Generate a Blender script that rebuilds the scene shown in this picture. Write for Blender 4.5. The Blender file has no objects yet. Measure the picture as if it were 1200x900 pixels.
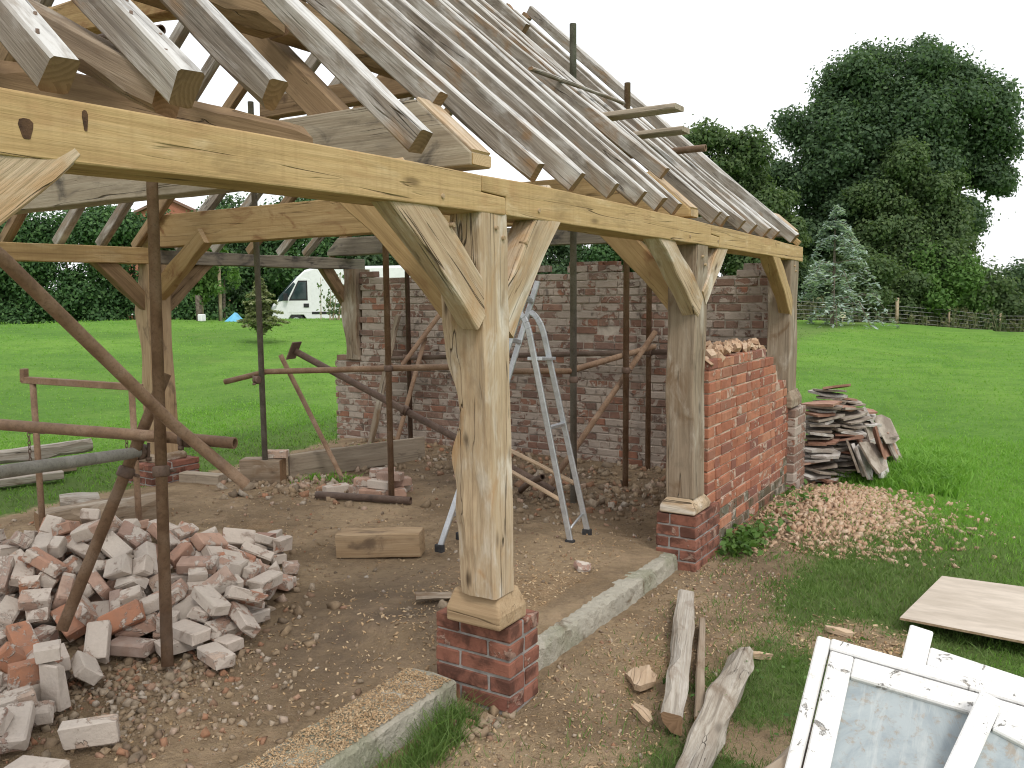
import bpy, math, random
import numpy as np
from math import radians, sin, cos, pi
from mathutils import Matrix, Vector, Quaternion, Euler

# ------------------------------------------------------------------ camera, sky, sun, exposure
scene = bpy.context.scene
COL = scene.collection
cam_data = bpy.data.cameras.new('camera')
cam_data.sensor_width = 36.0
cam_data.lens = 29.89
cam_data.clip_start = 0.05
cam_data.clip_end = 2000.0
cam = bpy.data.objects.new('camera', cam_data)
COL.objects.link(cam)
CAM = Vector((1.80, -2.774, 1.7376))
_yaw, _pit, _rol = radians(32.22), radians(6.10), radians(-0.515)
_fw = Vector((-sin(_yaw)*cos(_pit), cos(_yaw)*cos(_pit), -sin(_pit)))
_r = Vector((cos(_yaw), sin(_yaw), 0)); _u = _r.cross(_fw)
_r2 = _r*cos(_rol) + _u*sin(_rol); _u2 = -_r*sin(_rol) + _u*cos(_rol)
cam.matrix_world = Matrix(((_r2.x, _u2.x, -_fw.x, CAM.x), (_r2.y, _u2.y, -_fw.y, CAM.y), (_r2.z, _u2.z, -_fw.z, CAM.z), (0, 0, 0, 1)))
scene.camera = cam

SUN_EL, SUN_AZ = radians(48), radians(128)      # azimuth measured clockwise from +Y (towards +X)
world = bpy.data.worlds.new('World'); scene.world = world; world.use_nodes = True
wn = world.node_tree; wn.nodes.clear()
sky = wn.nodes.new('ShaderNodeTexSky'); sky.sky_type = 'NISHITA'; sky.sun_disc = False
sky.sun_elevation = SUN_EL; sky.sun_rotation = SUN_AZ; sky.air_density = 1.2; sky.dust_density = 3.0
wtc = wn.nodes.new('ShaderNodeTexCoord'); wno = wn.nodes.new('ShaderNodeTexNoise')
wno.inputs['Scale'].default_value = 2.2; wno.inputs['Detail'].default_value = 5
wmr = wn.nodes.new('ShaderNodeMapRange')
wmr.inputs['From Min'].default_value = .3; wmr.inputs['From Max'].default_value = .7
wmr.inputs['To Min'].default_value = .80; wmr.inputs['To Max'].default_value = .97
wmx = wn.nodes.new('ShaderNodeMix'); wmx.data_type = 'RGBA'
wmx.inputs['B'].default_value = (12.9, 13.0, 13.3, 1)      # bright even cloud deck
wbg = wn.nodes.new('ShaderNodeBackground'); wbg.inputs['Strength'].default_value = 0.10
wout = wn.nodes.new('ShaderNodeOutputWorld')
wn.links.new(wtc.outputs['Generated'], wno.inputs['Vector']); wn.links.new(wno.outputs['Fac'], wmr.inputs['Value'])
wn.links.new(wmr.outputs['Result'], wmx.inputs['Factor']); wn.links.new(sky.outputs['Color'], wmx.inputs['A'])
wn.links.new(wmx.outputs['Result'], wbg.inputs['Color']); wn.links.new(wbg.outputs['Background'], wout.inputs['Surface'])

sun_data = bpy.data.lights.new('sun', 'SUN'); sun_data.energy = 1.5; sun_data.angle = radians(14); sun_data.color = (1.0, .95, .87)
sun = bpy.data.objects.new('sun', sun_data); COL.objects.link(sun)
_sd = Vector((sin(SUN_AZ)*cos(SUN_EL), cos(SUN_AZ)*cos(SUN_EL), sin(SUN_EL)))
sun.rotation_euler = _sd.to_track_quat('Z', 'Y').to_euler(); sun.location = (0, 0, 20)

vs = scene.view_settings
vs.view_transform = 'Standard'; vs.look = 'None'; vs.gamma = 1.0; vs.exposure = 0.18; vs.use_curve_mapping = False
scene.cycles.max_bounces = 6; scene.cycles.diffuse_bounces = 4; scene.cycles.transparent_max_bounces = 8
scene.cycles.use_denoising = True
scene.cycles.filter_width = 1.1

# ------------------------------------------------------------------ small helpers
rnd = random.Random(11)
rng = np.random.default_rng(7)
WM = {}                                        # world matrices, so parents need no depsgraph update

def hashn(ix, iy, s):
    h = np.sin(ix*127.1 + iy*311.7 + s*74.7)*43758.5453
    return h - np.floor(h)
def vnoise(x, y, s=0.0):
    x = np.asarray(x, float); y = np.asarray(y, float)
    ix, iy = np.floor(x), np.floor(y); fx, fy = x-ix, y-iy
    fx = fx*fx*(3-2*fx); fy = fy*fy*(3-2*fy)
    a = hashn(ix, iy, s); b = hashn(ix+1, iy, s); c = hashn(ix, iy+1, s); d = hashn(ix+1, iy+1, s)
    return (a*(1-fx)+b*fx)*(1-fy) + (c*(1-fx)+d*fx)*fy
def fnoise(x, y, s=0.0, o=3):
    t, a, k = 0, .5, 1.0
    for i in range(o):
        t = t + a*vnoise(np.asarray(x)*k, np.asarray(y)*k, s+i); a *= .5; k *= 2.03
    return t/(1-.5**o)
def sstep(a, b, x):
    t = np.clip((np.asarray(x, float)-a)/(b-a), 0, 1); return t*t*(3-2*t)

def mesh(name, verts, faces, mat=None, smooth=False):
    me = bpy.data.meshes.new(name)
    me.from_pydata([tuple(v) for v in verts], [], faces)
    if mat is not None: me.materials.append(mat)
    if smooth:
        me.polygons.foreach_set('use_smooth', [True]*len(me.polygons))
    me.update()
    return me
def npmesh(name, V, F, mat, smooth=False):
    """V (n,3) float array, F (m,k) int array with k constant"""
    V = np.ascontiguousarray(V, dtype=np.float32); F = np.ascontiguousarray(F, dtype=np.int32)
    me = bpy.data.meshes.new(name); m, k = F.shape
    me.vertices.add(len(V)); me.vertices.foreach_set('co', V.ravel())
    me.loops.add(m*k); me.loops.foreach_set('vertex_index', F.ravel())
    me.polygons.add(m); me.polygons.foreach_set('loop_start', np.arange(0, m*k, k, dtype=np.int32))
    me.polygons.foreach_set('loop_total', np.full(m, k, dtype=np.int32))
    if smooth: me.polygons.foreach_set('use_smooth', np.ones(m, dtype=bool))
    me.update(calc_edges=True); me.validate()
    if mat is not None: me.materials.append(mat)
    return me
def obj(name, data, parent=None, mw=None):
    o = bpy.data.objects.new(name, data); COL.objects.link(o)
    mw = mw if mw is not None else Matrix()
    if parent is not None:
        o.parent = parent; o.matrix_parent_inverse = WM[parent].inverted()
    o.matrix_basis = mw; WM[o] = mw.copy()
    return o
def tag(o, label=None, cat=None, group=None, kind=None):
    if label: o['label'] = label
    if cat: o['category'] = cat
    if group: o['group'] = group
    if kind: o['kind'] = kind
    elif cat: o['kind'] = 'thing'
    return o
def thing(name, loc, label, cat, group=None):
    return tag(obj(name, None, None, Matrix.Translation(Vector(loc))), label, cat, group)

def frame(p0, p1, up=(0, 0, 1)):
    p0, p1 = Vector(p0), Vector(p1); x = (p1-p0); L = x.length; x.normalize()
    z = Vector(up); z = z - x*z.dot(x)
    if z.length < 1e-4: z = Vector((0, 1, 0)) - x*x.y
    z.normalize(); y = z.cross(x)
    return Matrix(((x.x, y.x, z.x, p0.x), (x.y, y.y, z.y, p0.y), (x.z, y.z, z.z, p0.z), (0, 0, 0, 1))), L

def timber_data(L, w, d, mat, seg=12, c=.006, jit=.004, wane=(), bow=0.0, seed=None, name='timber', taper=1.0, endj=.0):
    """hewn beam along local +X: eight-cornered section, uneven edges; `wane` lists corners (0..3) with bark-edge"""
    R = random.Random(seed if seed is not None else rnd.random())
    ph = [[R.uniform(0, 6.28) for _ in range(6)] for _ in range(8)]
    def n1(k, t): return .5*sin(t*5.1+ph[k][0])+.3*sin(t*11.7+ph[k][1])+.2*sin(t*23.9+ph[k][2])
    V = []
    for i in range(seg+1):
        t = i/seg; x = L*t; s = 1+(taper-1)*t; sag = bow*4*t*(1-t)
        pts = []
        for q, (sy, sz) in enumerate(((-1, -1), (1, -1), (1, 1), (-1, 1))):
            jy, jz = jit*n1(q, t*L*.8), jit*n1(q+4, t*L*.8)
            cc = c
            if q in wane: cc = c + min(w, d)*.22*max(0, .75+n1(q, t*L*.9+3)+.35*sin(t*L*17+ph[q][3]))
            y, z = sy*(w/2)*s+jy, sz*(d/2)*s+jz+sag
            a, b = (y-sy*cc, z), (y, z-sz*cc)
            if q in (0, 2): pts += [b, a] if q == 0 else [b, a]
            else: pts += [a, b]
        ex = 0
        V += [(x + (endj*R.uniform(-1, 1) if i in (0, seg) else 0), y, z) for y, z in pts]
    F = []
    for i in range(seg):
        for k in range(8):
            a = i*8+k; b = i*8+(k+1) % 8
            F.append((a, b, b+8, a+8))
    F.append(tuple(range(7, -1, -1))); F.append(tuple(range(seg*8, seg*8+8)))
    me = mesh(name, V, F, mat, True); me.set_sharp_from_angle(angle=radians(28))
    e = END.get(mat.name) if mat else None
    if e is not None:
        me.materials.append(e); me.polygons[len(F)-1].material_index = 1; me.polygons[len(F)-2].material_index = 1
    return me
END = {}
def timber(name, p0, p1, w, d, mat, parent=None, up=(0, 0, 1), **k):
    M, L = frame(p0, p1, up)
    return obj(name, timber_data(L, w, d, mat, name=name, **k), parent, M)

def tube_data(pts, rad, mat, sides=10, name='tube', caps=True, hollow=0.0, rough=0.0):
    pts = [Vector(p) for p in pts]; n = len(pts)
    rad = rad if isinstance(rad, (list, tuple)) else [rad]*n
    V, F = [], []; prev = None
    for i, p in enumerate(pts):
        t = (pts[min(i+1, n-1)]-pts[max(i-1, 0)]).normalized()
        if prev is None:
            a = Vector((0, 0, 1)) if abs(t.z) < .9 else Vector((1, 0, 0))
            u = t.cross(a).normalized()
        else:
            u = (prev - t*prev.dot(t)).normalized()
        prev = u; v = t.cross(u)
        for k in range(sides):
            a = 2*pi*k/sides; rr = rad[i]*(1+rough*rnd.uniform(-1, 1))
            V.append(p + (u*cos(a)+v*sin(a))*rr)
    for i in range(n-1):
        for k in range(sides):
            a = i*sides+k; b = i*sides+(k+1) % sides
            F.append((a, b, b+sides, a+sides))
    if hollow > 0:                              # open pipe ends
        for e in (0, n-1):
            t = (pts[1]-pts[0]).normalized() if e == 0 else (pts[-2]-pts[-1]).normalized()
            base = len(V); c0 = pts[e]
            for k in range(sides):
                q = V[e*sides+k]; V.append(c0 + (q-c0)*(1-hollow))
            for k in range(sides):
                V.append(V[base+k] + t*rad[e]*2.5)
            for k in range(sides):
                k2 = (k+1) % sides
                F.append((e*sides+k2, e*sides+k, base+k, base+k2)); F.append((base+k2, base+k, base+sides+k, base+sides+k2))
            F.append(tuple(base+sides+k for k in range(sides)))
    elif caps:
        F.append(tuple(range(sides-1, -1, -1))); F.append(tuple(range((n-1)*sides, n*sides)))
    me = mesh(name, V, F, mat)
    for i, pl in enumerate(me.polygons): pl.use_smooth = i < (n-1)*sides
    return me

def box_vf(sx, sy, sz, c=.0):
    """box centred at origin with chamfered edges (24 verts, 26 faces) or plain"""
    if c <= 0:
        V = [(x*sx/2, y*sy/2, z*sz/2) for x in (-1, 1) for y in (-1, 1) for z in (-1, 1)]
        return V, [(0, 1, 3, 2), (4, 6, 7, 5), (0, 4, 5, 1), (2, 3, 7, 6), (0, 2, 6, 4), (1, 5, 7, 3)]
    V = []; idx = {}
    for x in (-1, 1):
        for y in (-1, 1):
            for z in (-1, 1):
                X, Y, Z = x*sx/2, y*sy/2, z*sz/2
                idx[(x, y, z)] = len(V)
                V += [(X, Y-y*c, Z-z*c), (X-x*c, Y, Z-z*c), (X-x*c, Y-y*c, Z)]
    F = []
    def q(keys, ax): return [idx[k]+ax for k in keys]
    for s in (-1, 1):
        f = q([(s, -1, -1), (s, 1, -1), (s, 1, 1), (s, -1, 1)], 0); F.append(tuple(f if s > 0 else f[::-1]))
        f = q([(-1, s, -1), (-1, s, 1), (1, s, 1), (1, s, -1)], 1); F.append(tuple(f if s > 0 else f[::-1]))
        f = q([(-1, -1, s), (1, -1, s), (1, 1, s), (-1, 1, s)], 2); F.append(tuple(f if s > 0 else f[::-1]))
    for a in (-1, 1):
        for b in (-1, 1):
            e = [idx[(a, b, -1)]+0, idx[(a, b, 1)]+0, idx[(a, b, 1)]+1, idx[(a, b, -1)]+1]; F.append(tuple(e if a*b < 0 else e[::-1]))
            e = [idx[(a, -1, b)]+0, idx[(a, 1, b)]+0, idx[(a, 1, b)]+2, idx[(a, -1, b)]+2]; F.append(tuple(e if a*b > 0 else e[::-1]))
            e = [idx[(-1, a, b)]+1, idx[(1, a, b)]+1, idx[(1, a, b)]+2, idx[(-1, a, b)]+2]; F.append(tuple(e if a*b < 0 else e[::-1]))
    for (x, y, z), i in idx.items():
        F.append((i, i+1, i+2) if x*y*z > 0 else (i+2, i+1, i))
    return V, F
def box(name, lo, hi, mat, parent=None, c=.003):
    lo, hi = Vector(lo), Vector(hi); s = hi-lo
    V, F = box_vf(s.x, s.y, s.z, min(c, min(s)*.3))
    return obj(name, mesh(name, V, F, mat), parent, Matrix.Translation((lo+hi)/2))
def boxm(name, size, M, mat, parent=None, c=.003):
    V, F = box_vf(*size, min(c, min(size)*.3))
    return obj(name, mesh(name, V, F, mat), parent, M)
def prism(name, prof, thick, M, mat, parent=None, bevel=.004):
    """profile in local X,Z extruded along local Y from 0 to thick"""
    n = len(prof)
    V = [(x, 0, z) for x, z in prof] + [(x, thick, z) for x, z in prof]
    F = [tuple(range(n)), tuple(range(2*n-1, n-1, -1))] + [((i+1) % n, i, i+n, (i+1) % n+n) for i in range(n)]
    o = obj(name, mesh(name, V, F, mat), parent, M)
    if bevel:
        b = o.modifiers.new('edge', 'BEVEL'); b.width = bevel; b.segments = 2; b.limit_method = 'ANGLE'
    return o
def merge(parts):
    V, F = [], []
    for v, f in parts:
        n = len(V); V += [tuple(p) for p in v]; F += [tuple(i+n for i in q) for q in f]
    return V, F
def xf(M, V): return [tuple(M @ Vector(v)) for v in V]

# ------------------------------------------------------------------ materials
class NT:
    def __init__(s, name):
        s.m = bpy.data.materials.new(name); s.m.use_nodes = True; s.nt = s.m.node_tree
        s.b = s.nt.nodes['Principled BSDF']; s.out = s.nt.nodes['Material Output']
        s.tc = s.nt.nodes.new('ShaderNodeTexCoord'); s._oi = None
    def link(s, a, b): s.nt.links.new(a, b)
    def put(s, sock, v):
        if isinstance(v, (int, float)): sock.default_value = v
        elif isinstance(v, tuple): sock.default_value = v if len(v) == len(sock.default_value) else v+(1,)
        else: s.link(v, sock)
    def oi(s):
        if s._oi is None: s._oi = s.nt.nodes.new('ShaderNodeObjectInfo')
        return s._oi
    def rand(s, island=False):
        r = s.oi().outputs['Random']
        if island:
            g = s.nt.nodes.new('ShaderNodeNewGeometry')
            r = s.math('FRACT', s.math('ADD', r, g.outputs['Random Per Island']))
        return r
    def vec(s, scale=(1, 1, 1), src='Object', offset=True):
        m = s.nt.nodes.new('ShaderNodeMapping'); s.link(s.tc.outputs[src], m.inputs['Vector']); m.inputs['Scale'].default_value = scale
        if offset:
            k = s.math('MULTIPLY', s.oi().outputs['Random'], 37.0)
            c = s.nt.nodes.new('ShaderNodeCombineXYZ'); s.link(k, c.inputs[0]); s.link(k, c.inputs[1]); s.link(k, c.inputs[2])
            s.link(c.outputs[0], m.inputs['Location'])
        return m.outputs[0]
    def pos(s):
        g = s.nt.nodes.new('ShaderNodeNewGeometry'); return g.outputs['Position']
    def noise(s, v, scale=5., detail=4., rough=.55, dist=0.):
        n = s.nt.nodes.new('ShaderNodeTexNoise'); s.link(v, n.inputs['Vector'])
        n.inputs['Scale'].default_value = scale; n.inputs['Detail'].default_value = detail
        n.inputs['Roughness'].default_value = rough; n.inputs['Distortion'].default_value = dist
        return n.outputs['Fac']
    def voro(s, v, scale=5., feature='F1', out='Distance'):
        n = s.nt.nodes.new('ShaderNodeTexVoronoi'); n.feature = feature; s.link(v, n.inputs['Vector']); n.inputs['Scale'].default_value = scale
        return n.outputs[out]
    def math(s, op, a, b=0.0, c=None):
        n = s.nt.nodes.new('ShaderNodeMath'); n.operation = op; s.put(n.inputs[0], a); s.put(n.inputs[1], b)
        if c is not None: s.put(n.inputs[2], c)
        return n.outputs[0]
    def rng(s, v, a, b, c=0., d=1.):
        n = s.nt.nodes.new('ShaderNodeMapRange'); n.interpolation_type = 'SMOOTHSTEP'
        s.put(n.inputs['Value'], v)
        for k, x in zip(('From Min', 'From Max', 'To Min', 'To Max'), (a, b, c, d)): n.inputs[k].default_value = x
        return n.outputs[0]
    def ramp(s, v, stops):
        n = s.nt.nodes.new('ShaderNodeValToRGB'); s.put(n.inputs[0], v); e = n.color_ramp.elements
        while len(e) < len(stops): e.new(.5)
        for el, (p, c) in zip(e, stops): el.position = p; el.color = c+(1,)
        return n.outputs[0]
    def mix(s, f, a, b, mode='MIX'):
        n = s.nt.nodes.new('ShaderNodeMix'); n.data_type = 'RGBA'; n.blend_type = mode
        s.put(n.inputs[0], f); s.put(n.inputs[6], a); s.put(n.inputs[7], b); return n.outputs[2]
    def attr(s, name):
        n = s.nt.nodes.new('ShaderNodeAttribute'); n.attribute_name = name; return n.outputs['Fac']
    def bump(s, h, dist=.004, strength=1., prev=None):
        n = s.nt.nodes.new('ShaderNodeBump'); n.inputs['Distance'].default_value = dist; n.inputs['Strength'].default_value = strength
        s.link(h, n.inputs['Height'])
        if prev is not None: s.link(prev, n.inputs['Normal'])
        s.link(n.outputs[0], s.b.inputs['Normal']); return n.outputs[0]
    def done(s, col, rough=.8, spec=.3, metal=0.):
        s.put(s.b.inputs['Base Color'], col); s.put(s.b.inputs['Roughness'], rough)
        s.b.inputs['Specular IOR Level'].default_value = spec; s.put(s.b.inputs['Metallic'], metal)
        return s.m

def wood(name, dark, mid, light, stain=None, stain_amt=0., bleach=None, bleach_amt=0., crack=.5, saw=.0, rough=.82, knots=.0, var=.25, relief=.006, grain=.35, top=None, dirt=.35, crackw=.0075):
    t = NT(name)
    v1 = t.vec((1.2, 16, 16)); v2 = t.vec((.7, 5, 5)); v3 = t.vec((2.2, 90, 90)); vi = t.vec((1, 1, 1))
    g = t.noise(v1, 1.6, 6, .62, .6); broad = t.noise(v2, .9, 3, .5, .4); fine = t.noise(v3, 1.2, 3, .6)
    f = t.math('ADD', t.math('MULTIPLY', g, .62), t.math('MULTIPLY', broad, .38))
    col = t.ramp(f, [(.28, dark), (.5, mid), (.72, light)])
    col = t.mix(t.rng(fine, .35, .75, 0, grain), col, dark)
    # whole-piece variation
    r = t.rand()
    col = t.mix(t.math('MULTIPLY', r, var), col, tuple(c*.55 for c in mid))
    if stain is not None:
        sm = t.noise(t.vec((1.6, 2.6, 3.2)), 2.0, 5, .6, .8)
        col = t.mix(t.rng(sm, .62-.22*stain_amt, .78-.12*stain_amt, 0, .85), col, stain)
    if bleach is not None:
        bm = t.noise(t.vec((1.3, 4, 4)), 1.7, 5, .65, .5)
        col = t.mix(t.rng(bm, .60-.28*bleach_amt, .80-.2*bleach_amt, 0, .8), col, bleach)
    if top is not None:
        sp = t.nt.nodes.new('ShaderNodeSeparateXYZ'); t.link(t.tc.outputs['Normal'], sp.inputs[0])
        tn = t.math('MULTIPLY', t.rng(sp.outputs[2], .55, .85), t.rng(t.noise(t.vec((2, 12, 12)), 2.5, 5, .65), .30, .52, .25, .95)); col = t.mix(tn, col, top)
    dn = t.noise(t.vec((1.1, 3.5, 3.5)), 2.3, 6, .7, .6); col = t.mix(t.rng(dn, .50, .72, 0, dirt), col, tuple(c*.38 for c in dark))
    st = t.noise(t.vec((.45, 42, 42)), 1.0, 3, .6); col = t.mix(t.rng(st, .56, .72, 0, .5), col, tuple(c*.6 for c in dark))
    if saw:
        sv = t.noise(t.vec((70, 1.5, 1.5)), 1.0, 2, .5); col = t.mix(t.rng(sv, .45, .75, 0, saw), col, dark)
    if knots:
        kv = t.voro(t.vec((2.2, 6, 6)), 1.25); km = t.rng(t.math('ADD', kv, t.math('MULTIPLY', t.math('SUBTRACT', fine, .5), .12)), .03, .17, 1, 0)
        col = t.mix(t.math('MULTIPLY', km, knots), col, tuple(c*.35 for c in dark))
    # drying checks: thin dark lines along the grain, only in places
    cn = t.noise(t.vec((.55, 17, 17)), 1.0, 2, .45, .12)
    line = t.rng(t.math('ABSOLUTE', t.math('SUBTRACT', cn, .5)), .0, crackw, 1, 0)
    gate = t.rng(t.noise(t.vec((1.3, 5, 5)), 1.5, 3), .47, .60, 0, 1)
    cr = t.math('MULTIPLY', t.math('MULTIPLY', line, gate), crack)
    col = t.mix(t.math('MULTIPLY', cr, .85), col, tuple(c*.22 for c in dark))
    h = t.math('SUBTRACT', t.math('ADD', t.math('MULTIPLY', g, .6), t.math('MULTIPLY', fine, .35)), t.math('MULTIPLY', cr, 1.3))
    t.bump(h, relief, .9)
    return t.done(col, rough, .25)

M = {}
M['oak_new'] = wood('oak_golden', (.30, .19, .085), (.47, .325, .155), (.55, .40, .215), stain=(.40, .25, .12), stain_amt=.45, bleach=(.60, .48, .30), bleach_amt=.3, crack=.9, saw=.22, knots=.7, var=.1)
M['oak_pale'] = wood('oak_pale', (.27, .18, .105), (.485, .37, .245), (.60, .495, .37), stain=(.40, .24, .115), stain_amt=.62, bleach=(.68, .63, .55), bleach_amt=.4, relief=.012, grain=.5, crack=1., crackw=.012, knots=1., var=.08)
M['oak_grey'] = wood('oak_weathered', (.15, .115, .085), (.29, .25, .205), (.43, .395, .35), stain=(.25, .15, .075), stain_amt=.5, bleach=(.50, .48, .45), bleach_amt=.5, top=(.56, .55, .53), dirt=.6, relief=.010, grain=.5, crack=.8, knots=.5, var=.38)
M['oak_brown'] = wood('oak_brown', (.14, .085, .045), (.27, .18, .10), (.38, .27, .16), stain=(.10, .06, .035), stain_amt=.4, crack=.8, knots=.4, var=.3)
M['oak_tie'] = wood('oak_tie_grey', (.24, .19, .13), (.38, .325, .245), (.46, .41, .32), stain=(.035, .033, .035), stain_amt=.28, crack=1., var=.05)
M['oak_dark'] = wood('oak_stained_dark', (.10, .085, .07), (.25, .215, .165), (.35, .31, .245), stain=(.03, .028, .03), stain_amt=.55, crack=.9, var=.2)
M['oak_streak'] = wood('oak_streaked', (.29, .18, .08), (.42, .29, .14), (.50, .365, .195), stain=(.20, .09, .04), stain_amt=.38, crack=.7, saw=.12, var=.1)
M['oak_post'] = wood('oak_old_post', (.15, .11, .075), (.29, .225, .16), (.41, .34, .26), stain=(.16, .095, .05), stain_amt=.6, bleach=(.48, .43, .36), bleach_amt=.3, crack=1., knots=.6, var=.2)
M['oak_pad'] = wood('oak_pad', (.24, .155, .085), (.40, .285, .17), (.50, .38, .245), stain=(.13, .09, .06), stain_amt=.5, crack=.8, knots=.4, var=.1)
M['log_grey'] = wood('log_silver', (.22, .175, .13), (.42, .38, .32), (.58, .55, .50), stain=(.17, .12, .08), stain_amt=.5, crack=1., knots=.6, var=.2, relief=.016, grain=.6)
M['board'] = wood('deal_board', (.22, .17, .12), (.36, .30, .23), (.44, .39, .31), stain=(.13, .10, .075), stain_amt=.4, crack=.5, var=.3)
M['batten'] = wood('pale_batten', (.32, .22, .14), (.50, .37, .25), (.60, .48, .36), crack=.4, var=.2)

def endgrain(name, a_, b_):
    t = NT(name); v = t.vec((.2, 1, 1)); r = t.voro(v, 6); w = t.noise(v, 9, 4, .6, .5); f = t.noise(v, 55, 4, .65)
    col = t.mix(t.rng(t.math('FRACT', t.math('MULTIPLY', t.math('ADD', r, t.math('MULTIPLY', w, .15)), 14.)), .2, .8), a_, b_)
    col = t.mix(t.rng(w, .5, .7, 0, .5), col, tuple(x*.45 for x in a_)); t.bump(f, .003, .7); return t.done(col, .9, .15)
_eb = endgrain('end_grain_brown', (.21, .13, .075), (.26, .165, .098)); _ep = endgrain('end_grain_pale', (.44, .315, .185), (.50, .365, .22))
for k_, e_ in (('oak_grey', _eb), ('oak_post', _eb), ('oak_brown', _eb), ('log_grey', _eb), ('oak_dark', _eb), ('oak_pale', _ep), ('oak_new', _ep), ('oak_streak', _ep)): END[M[k_].name] = e_
def brickmat(name, cols, dust=(.5, .46, .41), dust_amt=.3, dark=None, dark_amt=.0, rough=.9, spot=0.):
    t = NT(name); v = t.vec((1, 1, 1))
    n1 = t.noise(v, 14, 6, .62); n2 = t.noise(v, 60, 4, .6); n3 = t.noise(v, 7, 5, .65, .5)
    r = t.rand(True); k = len(cols)
    col = t.ramp(r, [(i/max(1, k-1), c) for i, c in enumerate(cols)])
    col = t.mix(t.rng(n1, .35, .7, 0, .55), col, tuple(c*.62 for c in cols[0]))
    r2 = t.math('FRACT', t.math('MULTIPLY', r, 7.31))
    lo = t.math('SUBTRACT', .80-.4*dust_amt, t.math('MULTIPLY', r2, .42*dust_amt))
    dm = t.math('MULTIPLY', t.rng(t.math('SUBTRACT', t.math('ADD', n3, t.math('MULTIPLY', t.math('SUBTRACT', n2, .5), .12)), lo), -.015, .05, 0, 1), .9)
    col = t.mix(dm, col, t.mix(n2, tuple(c*.75 for c in dust), dust))
    if dark is not None:
        col = t.mix(t.rng(t.noise(t.vec((1, 1, 1)), 9, 4, .6, .4), .62-.3*dark_amt, .75-.2*dark_amt, 0, .8), col, dark)
    h = t.math('ADD', t.math('MULTIPLY', n1, .6), t.math('ADD', t.math('MULTIPLY', n2, .3), t.math('MULTIPLY', dm, .6)))
    t.bump(h, .009, 1.)
    return t.done(col, rough, .2)
M['brick_red'] = brickmat('brick_red', [(.33, .13, .077), (.40, .17, .10), (.26, .095, .062), (.42, .205, .125), (.19, .085, .068), (.36, .145, .087)], dust=(.50, .37, .29), dust_amt=.34)
M['brick_pier'] = brickmat('brick_pier', [(.24, .10, .068), (.29, .13, .09), (.19, .078, .058)], dust=(.40, .27, .21), dust_amt=.34, dark=(.075, .036, .026), dark_amt=.6)
M['brick_old'] = brickmat('brick_old', [(.235, .135, .10), (.29, .18, .135), (.20, .13, .105), (.33, .22, .17), (.165, .12, .10), (.30, .145, .095), (.23, .16, .125)], dust=(.44, .375, .32), dust_amt=.55, dark=(.10, .08, .07), dark_amt=.2)
M['brick_reclaimed'] = brickmat('brick_reclaimed', [(.44, .28, .21), (.46, .335, .265), (.43, .185, .105), (.48, .385, .31), (.44, .30, .235), (.37, .285, .24), (.46, .25, .17), (.42, .35, .295), (.33, .19, .145), (.45, .21, .12)], dust=(.60, .535, .465), dust_amt=.60, dark=(.20, .145, .11), dark_amt=.12)
M['brick_moss'] = brickmat('brick_moss', [(.27, .11, .07), (.30, .20, .15), (.24, .14, .10)], dust=(.40, .36, .30), dust_amt=.5, dark=(.075, .075, .045), dark_amt=.9)
def plain(name, col, col2, scale=12, rough=.85, spec=.25, bd=.004, metal=0., detail=5, lo=.35, hi=.65, stretch=(1, 1, 1)):
    t = NT(name); n = t.noise(t.vec(stretch), scale, detail, .6); f = t.noise(t.vec(stretch), scale*5, 3, .6)
    c = t.mix(t.rng(n, lo, hi), col, col2); c = t.mix(t.rng(f, .4, .8, 0, .25), c, tuple(x*.6 for x in col))
    t.bump(t.math('ADD', n, t.math('MULTIPLY', f, .5)), bd, .7)
    return t.done(c, rough, spec, metal)
M['mortar'] = plain('lime_mortar', (.33, .28, .235), (.46, .405, .345), 9, .95)
M['mortar_pink'] = plain('mortar_pink', (.47, .34, .26), (.56, .43, .34), 12, .95)
M['mortar_grey'] = plain('cement_mortar', (.22, .20, .185), (.34, .32, .30), 12, .95)
M['knot'] = plain('dark_knot', (.035, .020, .014), (.10, .055, .03), 30, .9)
M['concrete'] = plain('mossy_concrete', (.30, .29, .22), (.40, .39, .32), 5, .95, bd=.012)
def concrete_mat():
    t = NT('slab_concrete'); v = t.vec((1, 1, 1)); n = t.noise(v, 6, 6, .65, .4); m = t.noise(v, 2.2, 5, .6, .6); f = t.noise(v, 45, 4, .65)
    c = t.mix(n, (.29, .27, .22), (.45, .42, .35)); c = t.mix(t.rng(m, .48, .64, 0, .6), c, (.19, .20, .125))
    c = t.mix(t.rng(t.noise(v, 3.3, 4, .6, 1.), .56, .68, 0, .8), c, (.12, .085, .05))
    c = t.mix(t.rng(f, .5, .8, 0, .5), c, (.52, .48, .40))
    t.bump(t.math('ADD', n, f), .016, 1.); return t.done(c, .95, .15)
M['concrete'] = concrete_mat()
def rustmat(name, a, b, c_, d=.5):
    t = NT(name); v = t.vec((1, 1, 1)); n = t.noise(v, 8, 6, .65, .3); f = t.noise(v, 70, 4, .7); k = t.noise(v, 2.5, 4, .6)
    col = t.ramp(n, [(.3, a), (.5, b), (.7, c_)]); col = t.mix(t.rng(f, .45, .75, 0, .5), col, tuple(x*.5 for x in a))
    col = t.mix(t.rng(k, .55, .75, 0, d), col, (.30, .24, .20))
    t.bump(t.math('ADD', n, f), .002, .7); return t.done(col, t.rng(n, .3, .7, .55, .85), .35, .15)
M['rust'] = rustmat('rusty_steel', (.165, .098, .060), (.25, .16, .10), (.33, .235, .165))
M['rust_dark'] = rustmat('dark_rusty_steel', (.09, .06, .045), (.15, .10, .075), (.21, .15, .115), .3)
M['galv'] = rustmat('galvanised_steel', (.15, .14, .12), (.24, .23, .20), (.31, .30, .27), .3)
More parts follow.
